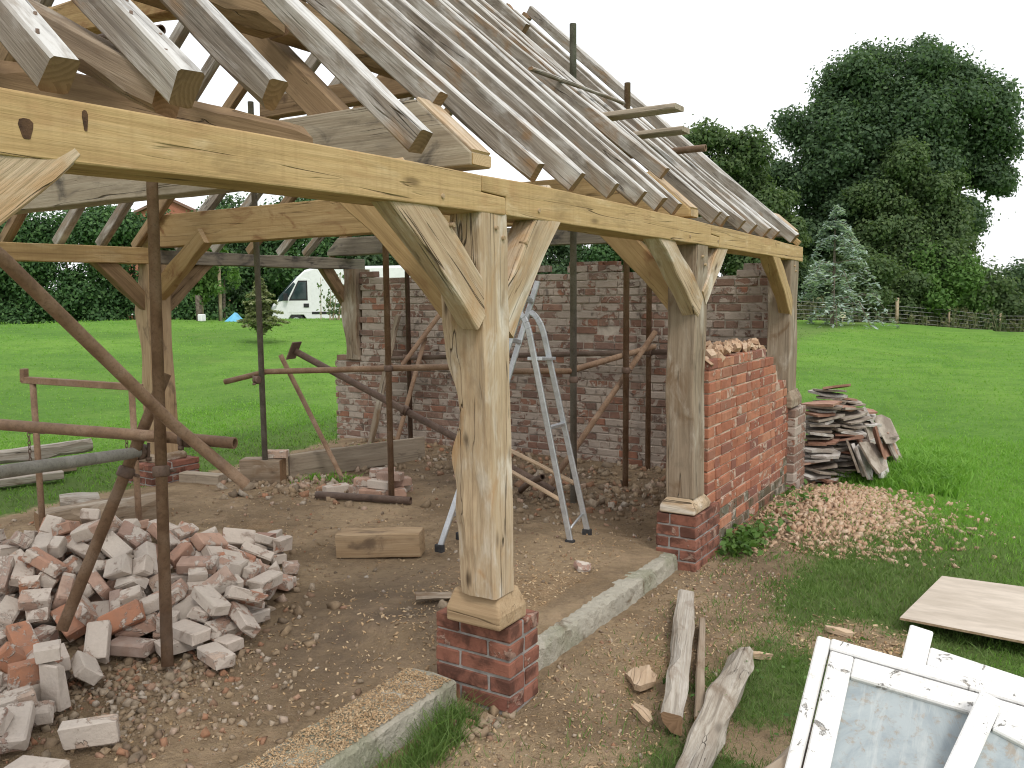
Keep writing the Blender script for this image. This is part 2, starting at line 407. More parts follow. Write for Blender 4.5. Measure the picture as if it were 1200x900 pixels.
M['alu'] = plain('aluminium', (.50, .52, .54), (.62, .64, .66), 20, .42, .5, .001, .75)
M['rubber'] = plain('black_rubber', (.03, .03, .032), (.05, .05, .052), 20, .8)
def paintmat():
    t = NT('peeling_white_paint'); v = t.vec((1, 1, 1)); n = t.noise(v, 20, 8, .72, .7); f = t.noise(v, 110, 4, .6); b = t.noise(v, 5, 5, .65); g = t.noise(v, 46, 6, .75)
    c = t.mix(t.rng(b, .35, .65), (.78, .78, .77), (.66, .65, .625))
    c = t.mix(t.rng(g, .55, .70, 0, .55), c, (.42, .39, .35))
    edge = t.rng(t.math('ADD', n, t.math('MULTIPLY', t.math('SUBTRACT', b, .5), .5)), .63, .68, 0, .75); c = t.mix(edge, c, t.mix(f, (.16, .125, .095), (.40, .36, .31)))
    t.bump(t.math('SUBTRACT', t.math('MULTIPLY', f, .35), t.math('MULTIPLY', edge, 1.2)), .004, 1.)
    return t.done(c, .6, .35)
M['paint'] = paintmat()
def dirtyglass():
    t = NT('dirty_window_glass'); v = t.vec((1, 1, 1)); n = t.noise(v, 4, 7, .7, .9); f = t.noise(v, 26, 6, .72, .3); s = t.noise(t.vec((16, 2.5, 3)), 2, 5, .65, .4)
    c = t.mix(t.rng(n, .35, .65), (.21, .25, .27), (.33, .37, .38)); c = t.mix(t.rng(f, .52, .66, 0, .85), c, (.27, .23, .18))
    c = t.mix(t.rng(s, .52, .72, 0, .55), c, (.46, .48, .47)); c = t.mix(t.rng(t.noise(v, 3, 5, .65), .54, .70, 0, .6), c, (.24, .21, .17))
    t.bump(f, .0015, .5); return t.done(c, t.rng(n, .3, .7, .30, .6), .45)
M['glass'] = dirtyglass()
M['slate_grey'] = plain('stone_tile_grey', (.22, .18, .145), (.40, .35, .295), 9, .85, bd=.01)
M['slate_white'] = plain('stone_tile_limewashed', (.34, .30, .26), (.58, .55, .52), 9, .85, bd=.01)
M['slate_red'] = plain('stone_tile_red', (.26, .13, .09), (.36, .22, .16), 9, .85, bd=.01)
M['ply'] = plain('plywood_face', (.44, .38, .31), (.56, .49, .41), 2.2, .75, bd=.001, stretch=(1, 3, 1))
M['ply_edge'] = plain('plywood_edge', (.26, .18, .11), (.40, .30, .20), 30, .85)
M['bark'] = plain('bark', (.075, .06, .045), (.16, .135, .105), 10, .95, bd=.03)
M['stake'] = plain('peeled_stake', (.30, .23, .15), (.42, .34, .24), 8, .9)
M['van_white'] = plain('van_white_paint', (.72, .73, .74), (.76, .77, .78), 1.5, .3, .5, .0)
M['black'] = plain('black_plastic', (.02, .02, .022), (.035, .035, .037), 20, .5)
M['van_glass'] = plain('van_window_glass', (.02, .035, .04), (.035, .055, .06), 2, .08, .6, .0)
M['blue'] = plain('light_blue_sheet', (.12, .40, .62), (.18, .48, .70), 6, .6)
M['cream'] = plain('cream_sign', (.60, .56, .40), (.66, .62, .46), 6, .7)
M['roof_tile'] = plain('clay_roof_tile', (.17, .10, .08), (.23, .145, .11), 20, .9)
M['house_brick'] = plain('far_brick', (.30, .11, .07), (.38, .17, .11), 40, .9)
M['wire'] = plain('fence_wire', (.20, .20, .19), (.28, .28, .27), 10, .6)

def leafmat(name, stops, trans=.35, rough=.6):
    t = NT(name); g = t.nt.nodes.new('ShaderNodeNewGeometry')
    n = t.noise(t.vec((1, 1, 1), 'Object', False), .45, 3, .6)
    f = t.math('ADD', t.math('MULTIPLY', g.outputs['Random Per Island'], .62), t.math('MULTIPLY', n, .38))
    col = t.ramp(f, stops)
    tr = t.nt.nodes.new('ShaderNodeBsdfTranslucent'); t.link(t.mix(1., col, (1.15, 1.25, .7), 'MULTIPLY'), tr.inputs[0])
    t.done(col, rough, .25); mx = t.nt.nodes.new('ShaderNodeMixShader'); mx.inputs[0].default_value = trans
    t.link(t.b.outputs[0], mx.inputs[1]); t.link(tr.outputs[0], mx.inputs[2]); t.link(mx.outputs[0], t.out.inputs[0])
    return t.m
M['leaf_ash'] = leafmat('leaf_dark_broad', [(.1, (0.052, 0.093, 0.051)), (.5, (0.088, 0.147, 0.074)), (.9, (0.137, 0.208, 0.099))], 0.45)
M['leaf_mid'] = leafmat('leaf_mid_broad', [(.1, (0.065, 0.109, 0.048)), (.5, (0.105, 0.161, 0.067)), (.9, (0.163, 0.224, 0.092))], 0.45)
M['leaf_bright'] = leafmat('leaf_bright', [(.1, (0.052, 0.114, 0.026)), (.5, (0.091, 0.180, 0.039)), (.9, (0.143, 0.240, 0.065))])
M['leaf_hedge'] = leafmat('leaf_conifer_hedge', [(.1, (0.029, 0.069, 0.025)), (.5, (0.054, 0.120, 0.039)), (.9, (0.099, 0.188, 0.056))], .25)
M['leaf_blue'] = leafmat('leaf_blue_cedar', [(.1, (.22, .29, .26)), (.5, (.34, .42, .38)), (.9, (.46, .54, .48))], .35)
M['leaf_pine'] = leafmat('leaf_young_pine', [(.1, (.15, .19, .09)), (.5, (.25, .29, .15)), (.9, (.38, .39, .22))], .35)
M['weed'] = leafmat('weed_stems', [(.1, (.07, .10, .04)), (.5, (.13, .155, .07)), (.9, (.24, .22, .13))], .3)
M['grass'] = leafmat('grass_blade', [(.03, (.115, .25, .035)), (.45, (.17, .35, .052)), (.86, (.24, .415, .08)), (.97, (.40, .37, .17))], .4, .55)

M['grass_worn'] = leafmat('grass_blade_worn', [(.03, (.070, .125, .030)), (.45, (.115, .200, .048)), (.8, (.17, .25, .075)), (.95, (.30, .27, .14))], .35, .6)
def groundmat():
    t = NT('ground_soil_and_turf'); p = t.pos()
    def nz(sc, d=5, r=.6, dist=0.): return t.noise(p, sc, d, r, dist)
    ga = t.attr('grassy'); da = t.attr('dusty'); ra = t.attr('damp'); wa = t.attr('worn')
    g = t.rng(t.math('ADD', ga, t.math('MULTIPLY', t.math('SUBTRACT', nz(5.5, 7, .72), .5), 1.3)), .40, .75)
    # soil
    e = t.mix(t.rng(nz(1.6, 5), .35, .65), (.265, .19, .115), (.45, .335, .21))
    e = t.mix(t.rng(nz(22, 5, .65), .45, .7, 0, .5), e, (.19, .135, .095))
    e = t.mix(t.rng(nz(3.4, 6, .7, .8), .52, .66, 0, .5), e, (.52, .375, .24))
    e = t.mix(t.rng(nz(60, 4, .7), .56, .72, 0, .55), e, (.46, .37, .275))
    e = t.mix(t.math('MULTIPLY', ra, t.rng(nz(3.1, 4), .3, .65, .25, 1)), e, (.15, .112, .082))
    d = t.rng(t.math('ADD', da, t.math('MULTIPLY', t.math('SUBTRACT', nz(4.2, 6, .7, .5), .5), 1.0)), .40, .75, 0, .85)
    chips = t.mix(t.rng(nz(75, 4, .7), .35, .65), (.30, .19, .10), (.52, .37, .22))
    e = t.mix(d, e, chips)
    # turf: short mown sward
    k = t.mix(t.rng(nz(.22, 4, .55), .35, .65), (.145, .295, .048), (.19, .345, .058))
    k = t.mix(t.rng(nz(1.3, 6, .7), .42, .66, 0, .55), k, (.074, .185, .024))
    k = t.mix(t.rng(nz(5., 6, .75), .46, .68, 0, .6), k, (.19, .345, .06))
    k = t.mix(t.rng(nz(14., 5, .75), .48, .70, 0, .7), k, (.060, .155, .020))
    k = t.mix(t.rng(nz(45, 4, .7), .50, .75, 0, .5), k, (.050, .12, .016))
    k = t.mix(t.rng(nz(.55, 5, .65, .6), .63, .75, 0, .35), k, (.15, .20, .05))
    k = t.mix(t.rng(nz(.13, 5, .6, .5), .48, .66, 0, .45), k, (.065, .15, .03)); k = t.mix(t.rng(nz(.33, 6, .7, .9), .55, .70, 0, .4), k, (.19, .26, .07))
    k = t.mix(t.math('MULTIPLY', wa, t.rng(nz(2.2, 5, .65), .3, .6, .45, 1)), k, (.135, .175, .062))
    col = t.mix(g, e, k)
    h = t.math('ADD', t.math('MULTIPLY', nz(18, 6, .68), 1.), t.math('MULTIPLY', nz(70, 4, .7), .45))
    e2 = t.noise(p, 130, 3, .7); h = t.math('ADD', h, t.math('MULTIPLY', e2, .3)); t.bump(h, .045, 1.)
    return t.done(col, .95, .12)
M['ground'] = groundmat()
def chipmat(name, cols):
    t = NT(name); g = t.nt.nodes.new('ShaderNodeNewGeometry'); r = g.outputs['Random Per Island']; k = len(cols)
    c = t.ramp(r, [(i/(k-1), x) for i, x in enumerate(cols)]); n = t.noise(t.pos(), 40, 4, .65)
    c = t.mix(t.rng(n, .4, .7, 0, .45), c, tuple(x*.6 for x in cols[0])); return t.done(c, .95, .15)
M['chips'] = chipmat('wood_chips', [(.40, .27, .15), (.52, .37, .22), (.60, .47, .31), (.33, .21, .11), (.56, .42, .27)])
M['crumbs'] = chipmat('rubble_crumbs', [(.22, .165, .11), (.34, .255, .17), (.42, .365, .30), (.36, .185, .11), (.18, .138, .10), (.34, .275, .20), (.26, .19, .125), (.30, .22, .14)])
M['rubble'] = chipmat('brick_rubble', [(.42, .285, .19), (.49, .345, .235), (.38, .235, .15), (.54, .42, .31), (.45, .31, .21)])

# ------------------------------------------------------------------ ground: one sheet out to the horizon
def gz(x, y):
    x = np.asarray(x, float); y = np.asarray(y, float)
    r = np.hypot(x, y)
    h = 1.0*(1-np.exp(-np.clip(-x-1, 0, None)/12.0))*sstep(9, 29, r)
    h = h - .45*sstep(37, 46, r) - .55*sstep(31.0, 34.0, r)*sstep(-11, -17, x) + .02*(fnoise(x*.35, y*.35, 3)-.5)*sstep(5, 12, r)*4
    inside = sstep(-.125, -.17, x)*sstep(-5.6, -4.6, x)
    h = h + inside*(.02 + .095*sstep(-1.9, -.5, x)*sstep(.2, .4, y)*sstep(2.8, 2.0, y))
    h = h + .34*np.exp(-((x+2.5)**2+(y-.12)**2)/(2*.26**2))+.20*np.exp(-((x+3.05)**2+(y+.38)**2)/(2*.3**2))
    h = h + .16*np.exp(-((x-.45)**2/(2*.33**2)+(y-3.95)**2/(2*.55**2)))
    h = h + .07*np.exp(-((x-.75)**2+(y-5.9)**2)/(2*.45**2))
    h = h + .05*sstep(3.6, 4.6, y)*inside
    near = sstep(14, 6, r)
    h = h + near*(.035*(fnoise(x*2.1, y*2.1, 9)-.5) + .014*(fnoise(x*9, y*9, 5)-.5))
    return h
def grassy(x, y):
    x = np.asarray(x, float); y = np.asarray(y, float)
    xb = .58 + .08*np.sin(y*1.7+.4) + .05*sstep(1.1, 1.5, y)*sstep(2.8, 2.4, y) - .45*sstep(4.6, 5.2, y) - .8*sstep(5.2, 5.8, y)
    w = .5*(fnoise(x*1.3, y*1.3, 21)-.5)
    front = sstep(-.34, .34, x - xb + w)
    back = sstep(-.5, .4, -x - 5.25 + 1.2*w)
    end = sstep(4.9, 5.5, y+w)
    g = np.maximum(np.maximum(front, back), end)
    bare = np.exp(-((x-1.12)**2/(2*.22**2)+(y-1.55)**2/(2*.2**2)))*1.1 + np.exp(-((x-.95)**2+(y-.35)**2)/(2*.16**2))*.8
    g = g*(1-np.clip(bare, 0, 1)) * (1-.95*np.exp(-((x-.45)**2/(2*.42**2)+(y-3.9)**2/(2*.6**2))))
    g = np.maximum(g, .75*np.exp(-((x+.12)**2/(2*.08**2)+(y+.35)**2/(2*.35**2))))          # tufts beside the near slab
    g = np.maximum(g, .8*np.exp(-((x-.1)**2/(2*.09**2)+(y-2.85)**2/(2*.22**2))))
    g = np.maximum(g, .7*np.exp(-((x+3.8)**2+(y-2.95)**2)/(2*.22**2)))
    g = np.maximum(g, .62*np.exp(-((x+4.3)**2+(y-4.1)**2)/(2*.25**2)))
    return np.clip(g, 0, 1)
def dusty(x, y):
    x = np.asarray(x, float); y = np.asarray(y, float)
    d = .62*np.exp(-((x+.55)**2/(2*.35**2)+(y-1.1)**2/(2*.55**2))) + .55*np.exp(-((x-.3)**2/(2*.22**2)+(y-.75)**2/(2*.7**2)))
    d = d + .55*np.exp(-((x+2.9)**2/(2*.7**2)+(y-1.4)**2/(2*.5**2))) + .5*np.exp(-((x+.35)**2/(2*.2**2)+(y+.6)**2/(2*.5**2)))
    d = d + .5*np.exp(-((x-1.1)**2+(y-1.5)**2)/(2*.25**2)) + .3*np.exp(-((x+1.2)**2+(y+.2)**2)/(2*.4**2))
    return np.clip(d, 0, 1)
def damp(x, y):
    x = np.asarray(x, float); y = np.asarray(y, float)
    return np.clip(np.exp(-((x+1.1)**2/(2*.4**2)+(y-.45)**2/(2*.6**2)))*.9 + np.exp(-((x+2.3)**2/(2*1.4**2)+(y-3.9)**2/(2*.7**2)))*.9 + .5*np.exp(-((x-.45)**2+(y-2.3)**2)/(2*.35**2)), 0, 1)
def worn(x, y):
    x = np.asarray(x, float); y = np.asarray(y, float)
    return np.clip(np.maximum(sstep(2.6, 1.2, x)*sstep(4.8, 2.8, y)*sstep(-1, 0, x), .6*sstep(-7.5, -5.5, x)*sstep(-4, -5, x)), 0, 1)
def axis(fine_lo, fine_hi, step, far):
    a = list(np.arange(fine_lo, fine_hi+1e-6, step)); s = step
    while a[-1] < far: s *= 1.17; a.append(a[-1]+s)
    s = step; b = []; v = fine_lo
    while v > -far: s *= 1.17; v -= s; b.append(v)
    return np.array(b[::-1]+a)
gx = axis(-7.5, 3.2, .055, 900.); gy = axis(-2.2, 7.0, .055, 900.)
GX, GY = np.meshgrid(gx, gy, indexing='ij'); nx, ny = GX.shape
ii, jj = np.meshgrid(np.arange(nx-1), np.arange(ny-1), indexing='ij'); aa = (ii*ny+jj).ravel()
gV = np.stack([GX.ravel(), GY.ravel(), gz(GX, GY).ravel()], 1)
gm = npmesh('ground', gV, np.stack([aa, aa+ny, aa+ny+1, aa+1], 1), M['ground'], True)
for nm, fn in (('grassy', grassy), ('dusty', dusty), ('damp', damp), ('worn', worn)):
    at = gm.attributes.new(nm, 'FLOAT', 'POINT'); at.data.foreach_set('value', fn(GX, GY).ravel().astype(np.float32))
tag(obj('ground', gm), kind='structure')

def inview(P, margin=.28):
    d = P - np.array(CAM); z = d @ np.array(_fw); x = d @ np.array(_r2)/np.maximum(z, .01); y = d @ np.array(_u2)/np.maximum(z, .01)
    return (z > .3) & (np.abs(x) < .602+margin) & (np.abs(y) < .452+margin)

# ------------------------------------------------------------------ grass blades on the near lawn
def blades(n, xr, yr, hmin, hmax, wid, thr=.5, power=1.0, lump=.5):
    x = rng.uniform(*xr, n); y = rng.uniform(*yr, n)
    g = grassy(x, y) + .7*(fnoise(x*6, y*6, 33)-.5) + .45*(rng.random(n)-.5)
    d = np.hypot(x-CAM.x, y-CAM.y)
    edge = np.minimum(np.minimum(x-xr[0], xr[1]-x), np.minimum(y-yr[0], yr[1]-y))/(.12*min(xr[1]-xr[0], yr[1]-yr[0]))
    keep = (g > thr) & (rng.random(n) < np.clip(3.2/d, .0, 1)**power*np.clip(edge, 0, 1))
    x, y, d = x[keep], y[keep], d[keep]
    P = np.stack([x, y, gz(x, y)-.004], 1); k = inview(P); P, d = P[k], d[k]; n = len(P)
    a = rng.uniform(0, 2*pi, n); hh = rng.uniform(hmin, hmax, n)*(1-lump+2*lump*fnoise(P[:, 0]*4, P[:, 1]*4, 41)); w = wid*np.clip(d/3.5, 1, 9)*rng.uniform(.7, 1.3, n)
    side = np.stack([np.cos(a), np.sin(a), np.zeros(n)], 1)*w[:, None]
    lean = np.stack([rng.normal(0, .45, n), rng.normal(0, .45, n), np.ones(n)], 1)*hh[:, None]
    bend = np.stack([rng.normal(0, .3, n), rng.normal(0, .3, n), -.15*np.ones(n)], 1)*hh[:, None]
    V = np.stack([P-side, P+side, P+lean*.55+side*.7, P+lean*.55-side*.7, P+lean+bend], 1).reshape(-1, 3)
    b = np.arange(n)*5
    F = np.concatenate([np.stack([b, b+1, b+2], 1), np.stack([b, b+2, b+3], 1), np.stack([b+3, b+2, b+4], 1)])
    return V, F
gv1, gf1 = blades(420000, (-.4, 5.2), (-1.2, 8.5), .018, .055, .0016, .5, 1.4)
gv2, gf2 = blades(36000, (-9.5, -4.2), (.0, 7.0), .025, .05, .002, .5, .6)
gv3, gf3 = blades(9000, (-.3, .05), (-1.0, .2), .04, .12, .002, .62, .2)
gv4, gf4 = blades(16000, (.0, 1.3), (5.0, 7.0), .05, .14, .003, .6, .2)
gv5, gf5 = blades(9000, (0.0, .35), (2.5, 3.3), .03, .10, .003, .62, .2)
gv6, gf6 = blades(9000, (-4.7, -3.3), (2.4, 4.5), .03, .09, .003, .55, .2)
gv7, gf7 = blades(900000, (-6, 14), (4.0, 34), .02, .05, .0016, .5, 1.5)
gv8, gf8 = blades(700000, (-30, -4.2), (-2.0, 26), .02, .05, .0016, .5, 1.5)
gv9, gf9 = blades(16000, (-.05, 1.5), (-1.0, 4.8), .02, .06, .0018, .12, .3)
o_ = 0; GV, GF = [], []
for v, f in ((gv1, gf1), (gv2, gf2), (gv3, gf3), (gv4, gf4), (gv5, gf5), (gv6, gf6), (gv7, gf7), (gv8, gf8), (gv9, gf9)):
    GV.append(v); GF.append(f+o_); o_ += len(v)
_gv, _gf = np.concatenate(GV), np.concatenate(GF); _gme = npmesh('grass', _gv, _gf, M['grass']); _gme.materials.append(M['grass_worn'])
_p0 = _gv[_gf[:, 0]//5*5]; _w = worn(_p0[:, 0], _p0[:, 1]) > rng.random(len(_gv))[_gf[:, 0]//5*5]*.9+.05
_gme.polygons.foreach_set('material_index', _w.astype(np.int32))
tag(obj('grass', _gme), 'short mown green grass of the lawn around the shed', 'grass', kind='stuff')

def broadleaves(n, x0, y0, sx, sy, size, name_seed):
    x = rng.normal(x0, sx, n); y = rng.normal(y0, sy, n); P = np.stack([x, y, gz(x, y)+rng.uniform(.01, .09, n)], 1)
    return leafquads(P, rng.normal(0, 1, (n, 3))+np.array([0, 0, 2.]), size)
def leafquads(P, Nn, size, aspect=1.7, jitter=.35):
    n = len(P); Nn = Nn/np.linalg.norm(Nn, axis=1)[:, None]
    t = rng.normal(0, 1, (n, 3)); t -= Nn*np.sum(t*Nn, 1)[:, None]; t /= np.linalg.norm(t, axis=1)[:, None]; b = np.cross(Nn, t)
    s = size*rng.uniform(1-jitter, 1+jitter, n)[:, None]
    V = np.stack([P-t*s*aspect*.5, P+b*s*.5+Nn*s*.12, P+t*s*aspect*.5, P-b*s*.5+Nn*s*.12], 1).reshape(-1, 3)
    k = np.arange(n)*4
    return V, np.stack([k, k+1, k+2, k+3], 1)
wv, wf = zip(broadleaves(260, .13, 2.82, .07, .16, .035, 0), broadleaves(120, .95, .9, .2, .4, .018, 1), broadleaves(120, .25, 3.5, .12, .4, .03, 2))
o_ = 0; WV, WF = [], []
for v, f in zip(wv, wf): WV.append(v); WF.append(f+o_); o_ += len(v)
tag(obj('weeds', npmesh('weeds', np.concatenate(WV), np.concatenate(WF), M['leaf_bright'])), 'low broad-leaved weeds by the brick pier and path', 'weeds', kind='stuff')

# ------------------------------------------------------------------ trees, hedges
RV = np.array([cos(_yaw), sin(_yaw), 0.]); DV = np.array([-sin(_yaw), cos(_yaw), 0.])
def blob_cloud(blobs, per, leaf, fill=.35, down=.0):
    Vs, Ns = [], []
    tot = sum(r[0]*r[1] for _, r in blobs)
    for c, r in blobs:
        n = max(20, int(per*r[0]*r[1]/tot))
        d = rng.normal(0, 1, (n, 3)); d /= np.linalg.norm(d, axis=1)[:, None]
        rad = np.where(rng.random(n) < fill, rng.random(n)**.5*1.1, rng.normal(.92, .26, n))
        rad = rad*(1+.22*np.sin(d[:, 0]*7+c[0])*np.sin(d[:, 1]*6+c[1])*np.cos(d[:, 2]*8+c[2]))
        Vs.append(np.array(c)+d*rad[:, None]*np.array([r[0], r[0], r[1]])); Ns.append(d+rng.normal(0, .55, (n, 3))+np.array([0, 0, .35-down]))
    return leafquads(np.concatenate(Vs), np.concatenate(Ns), leaf)
def uv(base, u, h, w=0.): return np.array([base[0], base[1], 0.])+RV*u+DV*w+np.array([0, 0, h])
def tree(name, base, lobes, label, cat, leafm, per, leaf, trunk_r=.3, group=None, sub=7, trunk_top=.55, fill=.3, spread=.75, stems=None, stemm='bark'):
    """lobes: (u, h, w, radius) in metres across the view, above ground, along the view"""
    bz = float(gz(base[0], base[1])); root = thing(name, (base[0], base[1], bz), label, cat, group)
    blobs = []
    for u, h, w, r in lobes:
        c = uv(base, u, h+bz, w); blobs.append((c, (r*.62, r*.55)))
        for k in range(sub):
            d = rng.normal(0, 1, 3); d /= np.linalg.norm(d); rr = r*rng.uniform(.26, .5)
            blobs.append((c+d*np.array([r, r, r*.85])*spread*rng.uniform(.75, 1.15), (rr, rr*.8)))
    V, F = blob_cloud(blobs, per, leaf, fill); obj('crown', npmesh('crown', V, F, M[leafm]), root)
    hmax = max(l[1] for l in lobes); parts = []
    b0 = Vector((base[0], base[1], bz-.2)); top = b0+Vector((rnd.uniform(-.2, .2), rnd.uniform(-.2, .2), hmax*trunk_top))
    V, F = [], []
    def add(pts, rad):
        me = tube_data(pts, rad, None, 7, rough=.1); n = len(V)
        V.extend([tuple(v.co) for v in me.vertices]); F.extend([tuple(i+n for i in p.vertices) for p in me.polygons]); bpy.data.meshes.remove(me)
    add([b0, b0.lerp(top, .35)+Vector((.05, .03, 0))*hmax*.1, b0.lerp(top, .7), top], [trunk_r*1.25, trunk_r, trunk_r*.75, trunk_r*.4])
    for (u, h, w, r) in lobes:
        e = Vector(uv(base, u, h+bz, w)); s = b0.lerp(top, rnd.uniform(.35, .95)); mid = s.lerp(e, .5)+Vector((rnd.uniform(-.3, .3), rnd.uniform(-.3, .3), .1*hmax*rnd.random()))
        add([s, mid, e], [trunk_r*.42, trunk_r*.25, trunk_r*.08])
    obj('trunk', mesh('trunk', V, F, M[stemm]), root)
    return root
P_ = lambda px, d: (CAM.x + DV[0]*d + RV[0]*d*(px-600)/996., CAM.y + DV[1]*d + RV[1]*d*(px-600)/996.)
def place(u, d):            # u metres to the right of the view axis, d metres away
    return (CAM.x + DV[0]*d + RV[0]*u, CAM.y + DV[1]*d + RV[1]*u)
tree('ash_tree', place(20.1, 46), [(-1.2, 12.2, 0, 2.6), (1.6, 12.9, .5, 2.5), (4.0, 11.6, 0, 2.4), (-3.6, 10.4, 0, 2.3), (5.2, 9.2, .4, 2.0), (-4.6, 7.6, .3, 1.9), (.4, 9.6, -1, 3.0), (2.9, 9.0, 1, 2.4), (-2.4, 6.4, -.6, 2.5), (1.4, 6.0, -.4, 2.6), (-4.6, 4.4, 0, 1.9), (-.6, 3.6, -.8, 2.6), (2.6, 3.4, 0, 2.2), (5.6, 7.6, .2, 1.3), (-3.4, 8.4, -.4, 2.0), (-2.6, 4.9, .2, 2.2), (3.6, 5.4, 0, 1.9), (0, 7.6, .6, 2.6)],
     'tall dark green broadleaved tree towering over the right-hand field hedge', 'tree', 'leaf_ash', 230000, .13, .42, sub=12, fill=.4)
tree('hedge_tree', place(19.6, 43), [(0, 7.8, 0, 1.5), (-1.2, 6.4, 0, 1.5), (1.5, 6.6, 0, 1.5), (-.4, 4.8, -.2, 2.0), (2.2, 4.6, 0, 1.7), (-2.2, 3.6, 0, 1.6), (.8, 2.8, 0, 2.0)],
     'lighter green pointed tree in front of the tall dark tree', 'tree', 'leaf_mid', 52000, .115, .18, sub=7)
tree('field_tree', place(10.8, 42), [(-1.6, 8.0, 0, 1.6), (.2, 7.4, 0, 1.7), (-2.6, 6.0, .4, 1.6), (1.4, 5.6, 0, 1.6), (2.4, 4.0, 0, 1.4), (-.6, 4.6, -.4, 2.0), (.8, 2.8, 0, 1.9), (-3.0, 3.4, 0, 1.8), (2.9, 2.4, 0, 1.2)],
     'feathery mid-green tree rising just behind the shed roof end', 'tree', 'leaf_mid', 62000, .12, .24, sub=9, fill=.2)
rb = [(14.6, 42, 3.4, 'leaf_ash', 'dark bush behind the blue conifer'), (17.4, 41, 3.9, 'leaf_mid', 'rounded bush below the lighter pointed tree'), (20.4, 41.5, 4.2, 'leaf_bright', 'bright green bush by the lone fence post'), (23.0, 42, 4.0, 'leaf_mid', 'broad mid-green bush right of the lone fence post'), (26.2, 42.5, 4.2, 'leaf_ash', 'dark bush at the right end of the field hedge'), (29.5, 43, 4.0, 'leaf_mid', 'mid-green bush beyond the right end of the field hedge')]
for u, d, h, lm, lb in rb:
    tree('hedge_bush', place(u, d), [(0, h*.62, 0, h*.42), (-1.1, h*.42, 0, h*.36), (1.2, h*.45, 0, h*.38), (0, h*.25, -.6, h*.36), (-1.5, h*.2, -.2, h*.25), (1.6, h*.2, -.2, h*.25)], lb, 'bush', lm, 20000, .11, .1, 'bushes along the field fence', sub=6)
# trees and bushes behind the shed
bt = [(-6.2, 44, 6.8, 'leaf_ash', 'dark broadleaved tree standing behind the white van'), (-2.2, 46, 6.2, 'leaf_mid', 'mid-green tree seen over the gable wall by the big oak post'), (2.2, 47, 6.0, 'leaf_ash', 'dark tree seen over the middle of the gable wall'), (6.2, 46, 6.2, 'leaf_hedge', 'deep green tree seen over the right of the gable wall'), (-10.6, 44, 7.4, 'leaf_hedge', 'deep green tree between the conifer hedge and the van'), (-14.2, 45, 7.6, 'leaf_ash', 'dark tree at the right end of the conifer hedge')]
for u, d, h, lm, lb in bt:
    tree('garden_tree', place(u, d), [(0, h*.78, 0, h*.24), (-1.4, h*.58, 0, h*.27), (1.4, h*.6, 0, h*.27), (0, h*.4, -.5, h*.3), (-1.9, h*.3, 0, h*.24), (1.9, h*.28, 0, h*.24), (0, h*.16, -.3, h*.24)], lb, 'tree', lm, 30000, .125, .2, 'trees behind the shed', sub=7)
# conifer hedge, one long thing
hb = place(-20.5, 38.5); hz = float(gz(*hb)); hedge = thing('conifer_hedge', (hb[0], hb[1], hz), 'tall clipped dark conifer hedge along the back of the lawn', 'hedge')
bl = []
for k in range(300):
    u = rng.uniform(-13, 7.6); h = rng.uniform(.2, 5.0+.35*math.sin(u*.9)); w = rng.normal(0, .45); r = rng.uniform(.45, .95)
    bl.append((uv(hb, u, h+hz, w), (r, r*.8)))
V, F = blob_cloud(bl, 190000, .10, .45); obj('foliage', npmesh('foliage', V, F, M['leaf_hedge']), hedge)
V, F = [], []
for u in np.arange(-10.5, 7.6, 1.0):
    me = tube_data([uv(hb, u, hz-.2), uv(hb, u+.1, hz+2.5), uv(hb, u, hz+4.4)], [.09, .06, .02], None, 6); n = len(V)
    V += [tuple(v.co) for v in me.vertices]; F += [tuple(i+n for i in p.vertices) for p in me.polygons]; bpy.data.meshes.remove(me)
obj('stem', mesh('stem', V, F, M['bark']), hedge)

# conifers built from whorled branches
def conifer(name, base, H, Rb, label, cat, leafm, whorls, per_branch, leaf, droop, group=None, up=0., irr=0.):
    bz = float(gz(*base)); root = thing(name, (base[0], base[1], bz), label, cat, group)
    tV, tF = [], []
    def add(pts, rad):
        me = tube_data(pts, rad, None, 6); n = len(tV)
        tV.extend([tuple(v.co) for v in me.vertices]); tF.extend([tuple(i+n for i in p.vertices) for p in me.polygons]); bpy.data.meshes.remove(me)
    b0 = Vector((base[0], base[1], bz)); add([b0-Vector((0, 0, .1)), b0+Vector((.02, 0, H*.5)), b0+Vector((0, 0, H))], [H*.018, H*.012, H*.003])
    Pp, Nn = [], []
    for i in range(whorls):
        t = (i+.5)/whorls; z = H*(.10+.88*t); L = Rb*(1-t)**.8*rnd.uniform(.75, 1.2)+H*.02
        nb = rnd.randint(4, 6); a0 = rnd.random()*6.28
        for k in range(nb):
            a = a0+6.283*k/nb+rnd.uniform(-.3-irr, .3+irr); l = L*rnd.uniform(.7-.45*irr, 1.15+.35*irr); z = z+irr*H*rnd.uniform(-.03, .03); d = Vector((cos(a), sin(a), 0))
            pts = [b0+Vector((0, 0, z)), b0+Vector((0, 0, z+l*(.10+up)))+d*l*.55, b0+Vector((0, 0, z+l*(up-droop)))+d*l]
            add(pts, [H*.006, H*.004, H*.0015])
            for q in range(per_branch):
                s = rnd.random()**.7; c = pts[0].lerp(pts[1], s*2) if s < .5 else pts[1].lerp(pts[2], s*2-1)
                side = Vector((-d.y, d.x, 0))*rnd.gauss(0, .20*l*(1.1-s*.7))
                Pp.append(c+side+Vector((0, 0, rnd.gauss(0, leaf*.35)-abs(side.length)*droop*.6))); Nn.append((rnd.gauss(0, .4), rnd.gauss(0, .4), 1))
    V, F = leafquads(np.array([tuple(p) for p in Pp]), np.array(Nn), leaf, 2.4)
    obj('foliage', npmesh('foliage', V, F, M[leafm]), root); obj('trunk', mesh('trunk', tV, tF, M['bark']), root)
    return root
